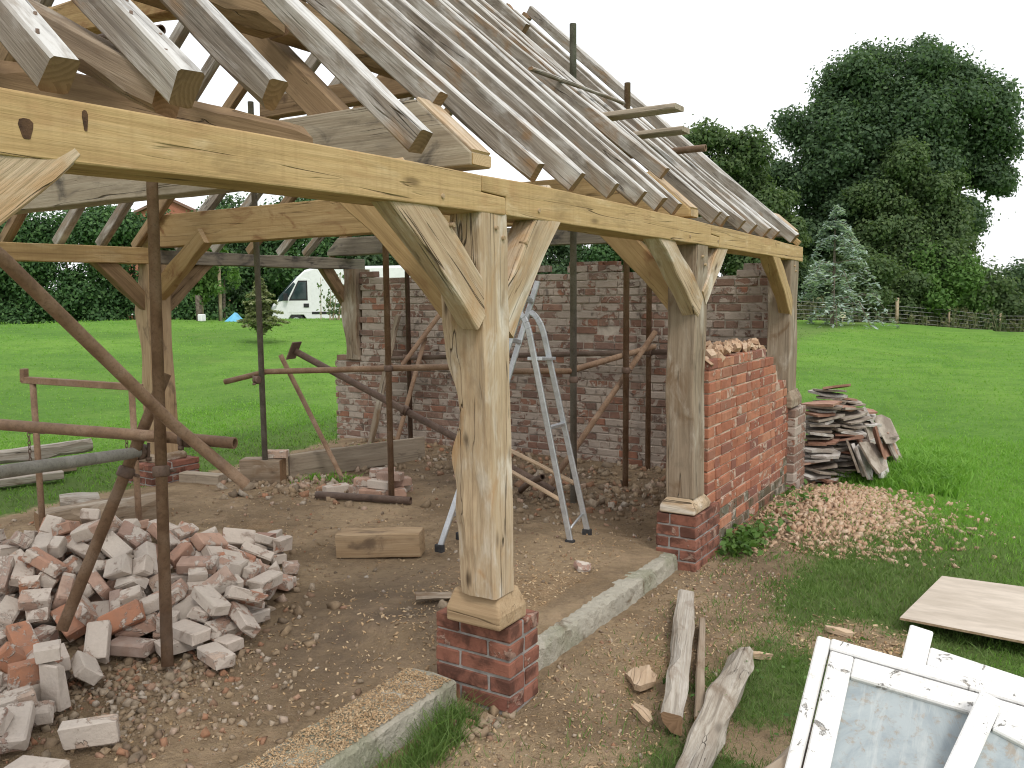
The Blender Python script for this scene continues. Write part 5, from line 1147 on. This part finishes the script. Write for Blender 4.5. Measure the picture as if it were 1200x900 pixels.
    (-2.832,-0.405,0.266,0.258,-0.353,0.72,-0.539,0.1),(-2.647,-0.801,0.189,0.407,0.037,0.151,-0.9,0.2),(-3.087,-0.855,0.2,0.944,0.156,0.04,-0.289,0.2),(-2.416,-0.567,0.229,0.15,-0.88,-0.441,0.094,0.145),(-1.699,-1.004,0.187,0.413,-0.413,0.574,-0.574,0.145),(-1.792,0.28,0.226,0.368,0.408,0.653,0.521,0.2),
    (-2.387,-0.223,0.289,0.154,-0.411,0.808,-0.393,0.2),(-3.188,0.222,0.128,0.767,0.601,0.115,0.194,0.2),(-3.744,-0.222,0.105,0.113,-0.187,-0.686,0.694,0.2),(-1.655,-0.176,0.185,0.231,-0.168,-0.035,-0.958,0.1),(-1.192,-1.045,0.089,0.311,0.311,-0.635,-0.635,0.2),(-3.097,0.822,0.073,0.003,0.255,0.967,-0.007,0.2),
    (-2.064,-0.253,0.171,0.318,0.236,-0.18,0.9,0.1),(-2.675,0.147,0.376,0.709,0.17,-0.192,-0.657,0.2),(-3.227,-0.638,0.193,0.441,0.166,0.092,-0.877,0.145),(-2.546,-0.297,0.299,0.763,0.33,-0.127,0.541,0.1),(-2.525,-0.231,0.365,0.904,-0.421,0.063,0.046,0.2),(-2.552,0.003,0.402,0.753,0.197,0.12,-0.616,0.2),
    (-2.34,0.237,0.366,0.339,-0.766,0.472,-0.276,0.2),(-2.114,0.28,0.263,0.119,0.267,0.111,0.95,0.145),(-2.852,-0.862,0.223,0.134,-0.131,-0.129,0.974,0.2),(-2.734,0.323,0.266,0.774,-0.071,-0.323,-0.54,0.2),(-1.687,0.257,0.203,0.784,-0.024,0.013,-0.62,0.2),(-1.879,-0.58,0.127,0.099,-0.887,0.328,0.31,0.2),
    (-2.79,-0.244,0.335,0.095,-0.941,0.324,0.039,0.2),(-2.659,1.171,0.072,0.001,0.859,-0.513,0,0.2),(-2.198,-0.75,0.123,0.953,0.03,0.288,-0.089,0.2),(-1.622,0.856,0.089,0.684,0.684,0.181,0.181,0.145),(-1.892,0.182,0.187,0.333,0.15,-0.658,-0.658,0.145),(-2.57,0.544,0.228,0.186,0.288,-0.516,-0.785,0.2),
    (-3.724,-0.348,0.11,0.703,0.701,-0.118,-0.023,0.2),(-1.488,-0.065,0.143,0.095,0.21,0.266,0.936,0.2),(-2.201,-0.097,0.329,0.812,0.428,0.17,-0.359,0.2),(-1.864,-0.171,0.241,0.346,-0.123,-0.252,0.895,0.2),(-2.45,-0.138,0.376,0.066,-0.242,0.338,-0.907,0.2),(-3.469,-0.46,0.196,0.167,-0.927,-0.047,-0.333,0.2),
    (-2.075,-0.108,0.231,0.837,0.298,0.449,-0.095,0.1),(-1.754,-0.295,0.154,0.215,-0.23,0.679,-0.663,0.1),(-1.731,-0.73,0.096,0.074,-0.195,-0.914,0.348,0.2),(-1.922,-0.426,0.183,0.408,-0.039,0.533,-0.74,0.2),(-2.12,-0.233,0.264,0.337,0.915,0.017,0.22,0.145),(-1.968,-1.12,0.141,0.722,-0.126,-0.256,0.63,0.2),
    (-1.638,-0.941,0.271,0.002,-0.97,0.243,-0.008,0.1),(-1.771,-1.252,0.152,0.373,-0.373,0.601,-0.601,0.2),(-1.615,-1.567,0.071,0.944,-0,0,-0.331,0.145),(-2.505,0.373,0.327,0.424,-0.901,-0.019,0.087,0.1),(-2.493,-0.548,0.275,0.523,0.742,0.355,0.225,0.1),(-1.54,0.006,0.226,0.279,0.817,0.496,-0.086,0.2),
    (-1.492,-1.358,0.089,0.213,0.213,-0.674,-0.674,0.2),(-2.024,-0.297,0.228,0.808,-0.39,-0.291,0.333,0.1),(-2.791,-0.498,0.309,0.663,-0.046,0.321,-0.675,0.2),(-2.815,-0.76,0.207,0.326,0.058,-0.461,0.823,0.2),(-3.572,-0.289,0.136,0.589,0.134,-0.774,0.189,0.1),(-2.391,-0.044,0.426,0.026,-0.159,0.222,-0.962,0.2),
    (-2.485,0.429,0.258,0.03,0.036,-0.944,0.327,0.145),(-2.68,-0.149,0.39,0.027,0.438,-0.833,-0.337,0.2),(-2.231,0.334,0.319,0.662,0.104,0.308,0.676,0.2),(-3.131,0.647,0.077,0.021,0.989,-0.148,0.011,0.2),(-2.957,-0.185,0.327,0.492,0.273,0.735,0.379,0.2),(-2.268,0.701,0.145,0.067,0.434,-0.806,0.396,0.2),
    (-2.84,-0.659,0.289,0.925,-0.219,0.303,-0.07,0.145),(-3.209,-0.483,0.285,0.818,0.505,-0.07,-0.266,0.2),(-3.227,0.151,0.207,0.077,-0.859,0.502,0.065,0.1),(-2.803,-0.041,0.375,0.198,-0.938,0.245,-0.144,0.2),(-2.012,0.085,0.29,0.315,-0.037,0.104,-0.943,0.2),(-3.565,-0.378,0.141,0.424,-0.676,0.307,0.519,0.1),
    (-2.529,-0.439,0.274,0.26,0.891,-0.355,-0.114,0.1),(-1.626,-1.401,0.089,0.543,-0.539,0.452,-0.458,0.145),(-3.087,-1.153,0.08,0.001,-0.215,-0.976,-0.038,0.145),(-2.626,-0.507,0.317,0.31,0.183,0.091,0.929,0.2),(-1.856,-0.792,0.135,0,-0.203,-0.979,0,0.2),(-1.834,-1.147,0.177,0.781,-0.025,0.031,0.623,0.2),
    (-2.171,-0.474,0.196,0.397,0.897,-0.084,-0.178,0.2),(-2.778,-0.314,0.385,0.939,0.094,0.039,-0.328,0.2),(-1.626,-0.141,0.239,0.98,-0.09,0.171,-0.039,0.2),(-1.73,0,0.268,0.52,0.168,0.284,-0.788,0.145),(-2.741,-0.624,0.316,0.109,-0.942,-0.114,0.298,0.1),(-2.949,0.591,0.092,0.889,-0.035,-0.079,-0.449,0.145),
    (-2.164,-0.184,0.316,0.868,0.447,-0.112,0.184,0.2),(-2.388,0.875,0.165,0.083,-0.027,-0.242,-0.966,0.2),(-3.078,-0.212,0.343,0.347,0.159,0.704,0.598,0.2),(-1.816,0.189,0.269,0.443,-0.334,-0.51,0.658,0.1),(-1.511,-1.275,0.153,0.17,-0.94,-0.293,0.034,0.2),(-2.593,-0.897,0.214,0.26,-0.14,-0.328,-0.897,0.2),
    (-2.989,-0.102,0.395,0.445,-0.815,-0.257,0.266,0.2),(-2.209,-0.245,0.337,0.868,0.446,-0.113,0.186,0.145),(-1.131,-1.279,0.071,0.986,0,0,0.167,0.2),(-2.929,-0.451,0.358,0.997,-0.074,-0.017,-0.023,0.145),(-3.398,0.279,0.083,0.021,0.026,-0.041,-0.999,0.2),(-3.105,0.523,0.145,0.062,0.176,0.982,-0.04,0.2),
    (-1.262,0.165,0.089,0.051,-0.051,-0.705,0.705,0.145),(-2.474,0.29,0.359,0.233,0.756,-0.594,0.143,0.1),(-1.815,-0.905,0.171,0.042,0.275,0.871,0.404,0.145),(-2.437,0.173,0.404,0.194,0.164,-0.966,0.046,0.145),(-2.4,0.675,0.231,0.387,-0.297,0.345,-0.802,0.2),(-2.879,0.47,0.148,0.377,-0.29,0.456,-0.752,0.145),
    (-2.954,-0.164,0.434,0.196,0.141,-0.853,-0.462,0.1),(-2.288,0.088,0.396,0.054,-0.245,-0.223,-0.942,0.2),(-3.058,-0.72,0.252,0.764,0.17,-0.116,0.611,0.145),(-2.639,-0.625,0.332,0.886,0.061,0.304,-0.346,0.2),(-2.367,-0.172,0.4,0.945,0.177,0.273,0.007,0.2),(-3.257,-0.678,0.241,0.941,0.18,-0.058,-0.28,0.2),
    (-2.556,-0.436,0.36,0.266,-0.249,-0.135,-0.921,0.2),(-2.771,0.523,0.219,0.489,-0.284,0.073,0.822,0.2),(-2.721,0.034,0.421,0.75,0.006,-0.296,0.591,0.1),(-2.807,-0.164,0.436,0.376,-0.175,-0.075,0.907,0.2),(-1.255,0.293,0.09,0.434,-0.558,0.434,0.558,0.1),(-3.814,-0.591,0.079,0.768,-0.015,-0.025,0.639,0.1),
    (-3.102,0.384,0.186,0.636,-0.628,0.221,-0.39,0.2),(-2.557,-0.054,0.462,0.235,-0.124,-0.277,0.923,0.1),(-1.652,0.259,0.269,0.779,0.015,-0.018,-0.626,0.2),(-2.481,-0.216,0.492,0.971,0.142,-0.139,0.13,0.2),(-2.156,0.083,0.317,0.529,-0.408,0.697,-0.26,0.145),(-2.635,-0.321,0.39,0.613,-0.12,0.712,0.322,0.1),
    (-2.902,-0.372,0.4,0.253,-0.101,0.361,0.892,0.2),(-2.892,0.028,0.444,0.152,0.925,-0.296,0.184,0.2),(-1.902,-0.968,0.196,0.423,-0.671,-0.086,0.603,0.1),(-3.174,-0.404,0.386,0.935,-0.016,-0.101,0.339,0.145)]
hp = {}
_big = [i for i, b_ in enumerate(HEAP) if not ((b_[0]+1.46)*cos(_yaw)+(b_[1]+.10)*sin(_yaw) > 0) and not (b_[1] < -.82 and b_[0] > -2.35)]
TOPB = max(_big, key=lambda i: HEAP[i][2]); RIGHTB = max(_big, key=lambda i: HEAP[i][0]*cos(_yaw)+HEAP[i][1]*sin(_yaw))
for i, (x, y, z, qw, qx, qy, qz, L) in enumerate(HEAP):
    if (x+1.46)*cos(_yaw)+(y+.10)*sin(_yaw) > 0 or x < -3.75: continue        # strays that rolled clear of the heap
    v = i % 6; k = (L, v)
    if k not in hp:
        R = random.Random(500+i); V, F = box_vf(L, .098, .063, .007)
        cut = R.random() < .5; ch = (R.choice([-1, 1]), R.choice([-1, 1]), R.choice([-1, 1])); am = R.uniform(.008, .03)
        def nib(p):
            q = Vector(p)+Vector((R.uniform(-.004, .004), R.uniform(-.004, .004), R.uniform(-.003, .003)))
            if cut and p[0]*ch[0] > 0 and p[1]*ch[1] > 0 and p[2]*ch[2] > 0: q -= Vector((ch[0]*am, ch[1]*am*.7, ch[2]*am*.6))
            if L < .19 and p[0] > 0: q.x += R.uniform(-.018, .006)
            return q
        hp[k] = mesh('loose_brick', [nib(p) for p in V], F, M['brick_reclaimed'])
    near_ = y < -.82 and x > -2.35
    if not near_: x, y = x, y
    o = obj('loose_brick', hp[k], None, Matrix.LocRotScale(Vector((x, y, z+.008)), Quaternion((qw, qx, qy, qz)), None))
    size = 'whole' if L > .19 else ('half' if L < .12 else 'broken')
    if near_: tag(o, size+' lime-crusted brick in the small pile at the bottom left corner', 'brick', size+' bricks in the small corner pile')
    elif i == TOPB: tag(o, 'topmost brick of the big heap around the rusty upright', 'brick')
    elif i == RIGHTB: tag(o, 'brick at the right-hand tip of the big heap', 'brick')
    else: tag(o, size+' lime-crusted brick in the big heap around the rusty upright', 'brick', size+' bricks in the big heap')

# stack of spare bricks beside the upright tube
R = random.Random(61); bx, by = -3.02, 2.72
for k, (dx, dy, lv, a) in enumerate([(-.16, -.05, 0, .3), (.02, -.12, 0, .2), (.16, -.02, 0, .9), (-.1, .1, 0, .4), (.1, .14, 0, 1.2), (-.12, -.03, 1, .5), (.06, -.06, 1, .1), (.12, .1, 1, 1.0), (-.02, .06, 2, .6), (.12, .0, 2, .25), (-.36, -.16, 0, 1.1)]):
    o = obj('spare_brick', bm(.215, .105, .068, 'brick_reclaimed', k % 4), None, Matrix.Translation((bx+dx, by+dy, G(bx+dx, by+dy)+.03+.07*lv)) @ Matrix.Rotation(a, 4, 'Z'))
    tag(o, 'brick in the small stack left of the big oak post', 'brick', 'spare bricks on the shed floor')
# ------------------------------------------------------------------ timbers, blocks and boards
def lying(name, label, a, b, w, d, mat, cat, group=None, roll=0., **k):
    a, b = Vector(a), Vector(b)
    o = timber(name, a, b, w, d, M[mat], None, (sin(roll), 0, cos(roll)), **k); return tag(o, label, cat, group)
lying('timber_offcut', 'squared oak offcut lying on the shed floor', (-2.10, 1.255, .10), (-1.60, 1.50, .125), .165, .155, 'oak_pad', 'timber', seg=6, jit=.006)
lying('weathered_log', 'straight silvery squared log lying on the path', (.63, .235, .055), (.185, 1.58, .06), .092, .085, 'log_grey', 'log', wane=(1, 2), seg=22, jit=.012, roll=.1)
lying('split_timber', 'thin split slat tucked under the straight silvery log', (.705, .33, .03), (.36, 1.34, .03), .035, .06, 'oak_post', 'slat', seg=8, jit=.004)
lying('crooked_log', 'crooked weathered log lying in the grass', (.885, -.42, .05), (.66, 1.02, .05), .105, .075, 'log_grey', 'log', wane=(0, 1, 2, 3), seg=30, jit=.028)
lying('timber_block', 'stout timber block standing left of the grey plank', (-4.42, 2.43, .13), (-4.08, 2.60, .13), .16, .23, 'oak_post', 'block', seg=5)
o = obj('stray_brick', bm(.215, .105, .068, 'brick_reclaimed', 1), None, Matrix.Translation((-4.16, 2.60, .285)) @ Matrix.Rotation(.5, 4, 'Z')); tag(o, 'single brick lying on top of the timber block', 'brick')
lying('wide_plank', 'wide grey plank standing on edge at the back left', (-4.13, 2.72, .14), (-3.62, 4.10, .15), .04, .24, 'board', 'plank', seg=10, jit=.006)
lying('concrete_lintel', 'short grey beam lying by the rear brick pier', (-4.98, 2.2, .05), (-4.55, 2.30, .05), .12, .11, 'board', 'beam', seg=4)
lying('leaning_plank', 'narrow bark-edged plank leaning against the gable wall', (-4.54, 4.30, .06), (-4.36, 4.62, 1.50), .13, .04, 'oak_post', 'plank', wane=(0, 2), seg=14, jit=.01)
lying('fat_log', 'thick rotten log lying behind the trestle', (-4.25, .45, .10), (-4.02, 1.28, .11), .24, .20, 'oak_post', 'log', wane=(0, 1, 2, 3), seg=14, jit=.02)
lying('tree_stump', 'squat pale stump behind the thick log', (-4.55, .78, .10), (-4.42, 1.02, .10), .24, .2, 'log_grey', 'stump', wane=(0, 1, 2, 3), seg=6, jit=.02)
lying('stacked_pole', 'round weathered pole on the lawn behind the trestle', (-6.95, .85, .18), (-6.50, 2.24, .22), .13, .13, 'log_grey', 'log', 'poles on the rear lawn', wane=(0, 1, 2, 3), seg=14, jit=.008)
lying('stacked_pole', 'squared timber lying against the round weathered pole', (-6.75, .75, .07), (-6.32, 1.95, .08), .12, .10, 'oak_post', 'timber', 'poles on the rear lawn', seg=10)
lying('stacked_pole', 'pale slab timber lowest of the timbers on the rear lawn', (-6.45, .55, .06), (-6.02, 1.65, .07), .12, .07, 'log_grey', 'timber', 'poles on the rear lawn', seg=10)
lying('bark_slab', 'dark curved bark slab lying left of the big post', (-.985, .66, .13), (-.84, .79, .125), .09, .02, 'oak_post', 'bark', wane=(0, 1), seg=6, jit=.006)
R = random.Random(91); V, F = box_vf(.10, .085, .06, .014); tag(obj('half_brick', mesh('half_brick', [(x*R.uniform(.6, 1.1), y*R.uniform(.7, 1.1), z*R.uniform(.6, 1.15)) for x, y, z in V], F, M['brick_reclaimed']), None, Matrix.Translation((-.45, 1.56, G(-.45, 1.56)+.02)) @ Euler((.3, .2, .6)).to_matrix().to_4x4()), 'half brick lying alone on the shed floor', 'brick')
lying('dark_beam', 'dark beam end under the white window frames', (1.20, -.82, .33), (1.46, -.20, .50), .14, .20, 'oak_post', 'beam', seg=10, jit=.012, wane=(2,))
lying('dark_beam', 'lower dark beam beneath the beam end under the white frames', (1.16, -.84, .10), (1.44, -.16, .24), .16, .22, 'oak_brown', 'beam', seg=8, jit=.012)
def splinter(name, label, cx, cy, L, W, ang, mat, seed):
    R = random.Random(seed); n = 12; top = []; M_ = Matrix.Translation((cx, cy, G(cx, cy)+.02)) @ Matrix.Rotation(ang, 4, 'Z') @ Matrix.Rotation(.12, 4, 'Y')
    for k in range(n):
        a = 2*pi*k/n; top.append((L/2*cos(a)*R.uniform(.8, 1.12), W/2*sin(a)*R.uniform(.7, 1.15)))
    V = [(x, y, .012+R.uniform(-.006, .006)) for x, y in top]+[(x*.93, y*.9, -.014) for x, y in top]+[(0, 0, .02), (0, 0, -.014)]
    F = [((k+1) % n, 2*n, k)[::-1] for k in range(n)]+[(k, (k+1) % n, (k+1) % n+n, k+n)[::-1] for k in range(n)]+[((k+1) % n+n, 2*n+1, k+n) for k in range(n)]
    return tag(obj(name, mesh(name, V, F, M[mat]), None, M_), label, 'wood piece', 'split oak pieces on the path')
splinter('split_oak_piece', 'larger split oak slab on the path by the log', .335, .62, .30, .13, 1.95, 'batten', 3)
splinter('split_oak_piece', 'small oak chip below the larger split slab', .47, .32, .15, .055, -.6, 'batten', 4)
splinter('split_oak_piece', 'pale splinter at the top end of the crooked log', .72, 1.12, .13, .03, .6, 'batten', 5)
splinter('split_oak_piece', 'pale scrap in the grass right of the path', .98, 1.62, .14, .05, .1, 'batten', 6)

# ------------------------------------------------------------------ stack of stone roof tiles against the far corner
R = random.Random(71)
def tile_mesh(seed, s, mat):
    R = random.Random(seed); n = 9; th = R.uniform(.014, .028); V = []
    base = [(-.5, -.4), (-.15, -.45), (.2, -.42), (.5, -.38), (.52, 0), (.48, .4), (.1, .45), (-.3, .42), (-.5, .05)]
    pts = [(x*s*R.uniform(.85, 1.1), y*s*R.uniform(.8, 1.1)) for x, y in base]
    V = [(x, y, th/2+R.uniform(-.004, .004)) for x, y in pts]+[(x*.97, y*.97, -th/2+R.uniform(-.004, .004)) for x, y in pts]
    F = [tuple(range(n)), tuple(range(2*n-1, n-1, -1))]+[((k+1) % n, k, k+n, (k+1) % n+n) for k in range(n)]
    return mesh('stone_tile', V, F, M[mat])
tm = [tile_mesh(80+k, .30, ('slate_grey', 'slate_white', 'slate_grey', 'slate_red', 'slate_white', 'slate_grey')[k]) for k in range(6)]
cols = [(.11, 5.08, .0, 22), (.28, 5.30, 0, 19), (.12, 5.45, 0, 24), (.34, 5.62, 0, 17), (.16, 5.80, 0, 21), (.45, 5.86, 0, 11)]
for ci, (x, y, z0, n) in enumerate(cols):
    z = G(x, y)+.02; tx, ty = R.uniform(-.15, .15), R.uniform(-.12, .12)
    for k in range(n):
        tx += R.uniform(-.16, .16); ty += R.uniform(-.16, .16); tx *= .8; ty *= .8
        m = Matrix.Translation((x+R.uniform(-.06, .06), y+R.uniform(-.06, .06), z)) @ Euler((tx, ty, R.uniform(0, 6.28))).to_matrix().to_4x4()
        v = R.randrange(6) if k < n-1 else 3; cl = ('grey', 'whitened', 'grey', 'red', 'whitened', 'grey')[v]
        tag(obj('stone_tile', tm[v], None, m), ('red tile capping one column of the roof tile stack' if k == n-1 else cl+' old roof tile lying flat in the untidy stack beyond the red wall'), 'roof tile', ('capping' if k == n-1 else cl)+' roof tiles in the stack'); z += R.uniform(.026, .042)
for k in range(16):          # tiles standing on edge between the columns and slipping off the side
    x, y = R.uniform(.36, .62), R.uniform(5.05, 5.9); m = Matrix.Translation((x, y, G(x, y)+R.uniform(.12, .5))) @ Euler((R.uniform(-.3, .3), R.uniform(.9, 1.35), R.uniform(-.5, .5))).to_matrix().to_4x4()
    v = R.randrange(6); cl = ('grey', 'whitened', 'grey', 'red', 'whitened', 'grey')[v]
    tag(obj('stone_tile', tm[v], None, m), cl+' old roof tile tipped on edge at the outer side of the stack', 'roof tile', cl+' tipped roof tiles')

# ------------------------------------------------------------------ plywood sheet on the grass
pl = thing('plywood_sheet', (1.6, 2.2, .05), 'large buff plywood sheet lying on the grass at the right', 'plywood sheet')
prof = [(1.235, 1.80), (2.45, 1.72), (2.52, 2.72), (1.345, 2.68)]
V = [(x, y, .060+.02*(y < 2)+.012*(x > 2)) for x, y in prof]; V = [(x, y, z-.012) for x, y, z in V]+[(x, y, z) for x, y, z in V]
obj('sheet', mesh('sheet', V, [(4, 5, 6, 7), (3, 2, 1, 0)], M['ply']), pl)
obj('edge', mesh('edge', V, [(0, 1, 5, 4), (1, 2, 6, 5), (2, 3, 7, 6), (3, 0, 4, 7)], M['ply_edge']), pl)

# ------------------------------------------------------------------ discarded white window frames, near right
def sash(label, P0, ex, ey, W, H, stile=.062, frame_w=.042, th=.045, bars=(), glass=True, horn=.0, outer=True, group='discarded window frames'):
    """P0 upper-left outer corner, ex along the top edge, ey down the left edge"""
    ex, ey = Vector(ex).normalized(), Vector(ey); ey = (ey-ex*ey.dot(ex)).normalized(); nz = ex.cross(-ey)
    if nz.z < 0: nz = -nz
    Mx = Matrix(((ex.x, ey.x, nz.x, P0[0]), (ex.y, ey.y, nz.y, P0[1]), (ex.z, ey.z, nz.z, P0[2]), (0, 0, 0, 1)))
    root = thing('window_frame', P0, label, 'window frame', group); fw = frame_w if outer else 0
    def bar(nm, x0, x1, y0, y1, z0, z1): return boxm(nm, (x1-x0, y1-y0, z1-z0), Mx @ Matrix.Translation(((x0+x1)/2, (y0+y1)/2, (z0+z1)/2)), M['paint'], root, .004)
    if outer:
        bar('frame_jamb', 0, fw-.004, 0, H, -th-.012, -.008); bar('frame_jamb', W-fw+.004, W, 0, H, -th-.012, -.008)
        bar('frame_head', fw-.003, W-fw+.003, 0, fw-.006, -th-.014, -.002); bar('frame_sill', fw-.003, W-fw+.003, H-fw, H, -th-.014, -.004)
    a = fw+.002
    bar('stile', a, a+stile, a-horn, H-a, -th+.006, .006); bar('stile', W-a-stile, W-a, a-horn, H-a, -th+.006, .006)
    bar('rail', a+stile+.001, W-a-stile-.001, a, a+stile, -th+.008, .0035); bar('rail', a+stile+.001, W-a-stile-.001, H-a-stile*1.2, H-a, -th+.008, .0035)
    for t in bars: bar('glazing_bar', a+stile, W-a-stile, a+t-.012, a+t+.012, -.03, -.002)
    if glass: boxm('glass', (W-2*(a+stile)+.01, H-2*(a+stile)+.01, .004), Mx @ Matrix.Translation((W/2, H/2, -.014)), M['glass'], root, .0005)
    for k in range(10):
        pass
    return root
sash('large white peeling window frame with dirty pane at the bottom right', (1.282, -.312, .755), (.512, .041, -.063), (-.005, -.332, -.246), 1.05, 1.2)
sash('white frame edge lying behind the large peeling window frame', (1.500, -.195, .745), (.50, .02, -.085), (-.005, -.332, -.246), .95, 1.0, outer=False, horn=.05, glass=True, th=.05)
sash('white sash lying on top of the large frame at the bottom right corner', (1.690, -.400, .700), (.095, -.012, -.026), (-.02, -.135, -.1), .8, .7, outer=False, horn=.03, stile=.055, glass=True, th=.05, bars=(.2,))

# ------------------------------------------------------------------ loose crumbs, chips and rubble
def lumps(P, S, flat=1.0):
    n = len(P); base = np.array([(x, y, z) for x in (-.5, .5) for y in (-.5, .5) for z in (-.5, .5)]); V = base[None]*rng.uniform(.55, 1.25, (n, 8, 3))*S[:, None, :]
    q = rng.normal(0, 1, (n, 4)); q[:, 1:3] *= flat; q /= np.linalg.norm(q, axis=1)[:, None]; w, x, y, z = q.T
    Rm = np.stack([1-2*(y*y+z*z), 2*(x*y-z*w), 2*(x*z+y*w), 2*(x*y+z*w), 1-2*(x*x+z*z), 2*(y*z-x*w), 2*(x*z-y*w), 2*(y*z+x*w), 1-2*(x*x+y*y)], 1).reshape(n, 3, 3)
    V = np.einsum('nij,nkj->nki', Rm, V)+P[:, None, :]
    f = np.array([(0, 1, 3, 2), (4, 6, 7, 5), (0, 4, 5, 1), (2, 3, 7, 6), (0, 2, 6, 4), (1, 5, 7, 3)])
    return V.reshape(-1, 3), (f[None]+(np.arange(n)*8)[:, None, None]).reshape(-1, 4)
def cat_(parts):
    o_, A, B = 0, [], []
    for v, f in parts: A.append(v); B.append(f+o_); o_ += len(v)
    return np.concatenate(A), np.concatenate(B)
def scat(n, x, y, smin, smax, flat=1., p=2.5, sq=(1, .8, .6), zoff=.0):
    s = smin+(smax-smin)*rng.random(n)**p; P = np.stack([x, y, gz(x, y)+s*.12+zoff], 1); return lumps(P, s[:, None]*np.array(sq)*rng.uniform(.7, 1.2, (n, 3)), flat)
U, N_ = rng.uniform, rng.normal
parts = [scat(4200, U(-5.0, -.4, 4200), U(-1.6, 4.6, 4200), .005, .032, p=4), scat(2600, N_(-1.5, .35, 2600), N_(-.65, .28, 2600), .005, .042, p=4), scat(1700, U(-4.8, -.5, 1700), N_(4.1, .4, 1700), .008, .085, p=4), scat(800, N_(-1.2, .5, 800), N_(3.4, .4, 800), .008, .07, p=4), scat(1300, U(-.08, .65, 1300), U(-.9, 2.6, 1300), .004, .022), scat(420, N_(-3.9, .4, 420), N_(2.6, .25, 420), .02, .09), scat(60, N_(-.06, .05, 60), N_(-.1, .08, 60), .02, .07), scat(500, N_(-2.2, .5, 500), N_(-.2, .5, 500), .02, .07)]
v, f = cat_(parts); tag(obj('floor_debris', npmesh('floor_debris', v, f, M['crumbs'])), 'crumbled mortar, stones and brick bits strewn over the earth floor', 'debris', kind='stuff')
n = 7500; x = N_(.48, .36, n); y = N_(3.9, .55, n); k = (x > .03) & (y > 2.85) & (y < 5.0); x, y = x[k], y[k]
v1 = scat(len(x), x, y, .008, .055, p=3.0, sq=(1, .75, .42), flat=.5); n = 260; a_ = U(0, 6.3, n)
v, f = cat_([v1, scat(n, .6+.8*np.cos(a_)*U(.5, 1.1, n), 3.9+1.0*np.sin(a_)*U(.5, 1.1, n), .01, .05), scat(120, U(.02, .3, 120), U(2.62, 3.3, 120), .015, .05)])
tag(obj('brick_rubble', npmesh('brick_rubble', v, f, M['rubble'])), 'low spread of pinkish brick rubble beside the red wall', 'rubble', kind='stuff')
def chips(n, x, y, z, smin, smax): s = U(smin, smax, n); P = np.stack([x, y, z+.002], 1); return lumps(P, s[:, None]*np.array([1, .45, .10]), .28)
n1 = 10000; x1 = U(-.455, -.232, n1); y1 = U(-1.6, -.05, n1); n2 = 2600; x2 = N_(-.55, .3, n2); y2 = N_(1.0, .6, n2); n3 = 2300; x3 = U(-.05, .62, n3); y3 = U(-.5, 2.4, n3); n4 = 1100; x4 = N_(-2.6, .8, n4); y4 = N_(1.4, .6, n4); n5 = 700; x5 = N_(1.1, .2, n5); y5 = N_(1.5, .16, n5)
k2 = x2 < -.36; x2, y2 = x2[k2], y2[k2]; n2 = len(x2)
n6 = 700; x6 = N_(-1.3, .5, n6); y6 = N_(-.1, .6, n6); k6 = x6 < -.5; x6, y6 = x6[k6], y6[k6]; n6 = len(x6)
v, f = cat_([chips(n1, x1, y1, np.full(n1, .138), .004, .014), chips(n2, x2, y2, gz(x2, y2), .005, .022), chips(n3, x3, y3, gz(x3, y3), .005, .022), chips(n4, x4, y4, gz(x4, y4), .006, .024), chips(n5, x5, y5, gz(x5, y5), .008, .03), chips(n6, x6, y6, gz(x6, y6), .008, .03)])
tag(obj('wood_chips', npmesh('wood_chips', v, f, M['chips'])), 'pale oak chips and sawdust scattered over slab, floor and path', 'wood chips', kind='stuff')
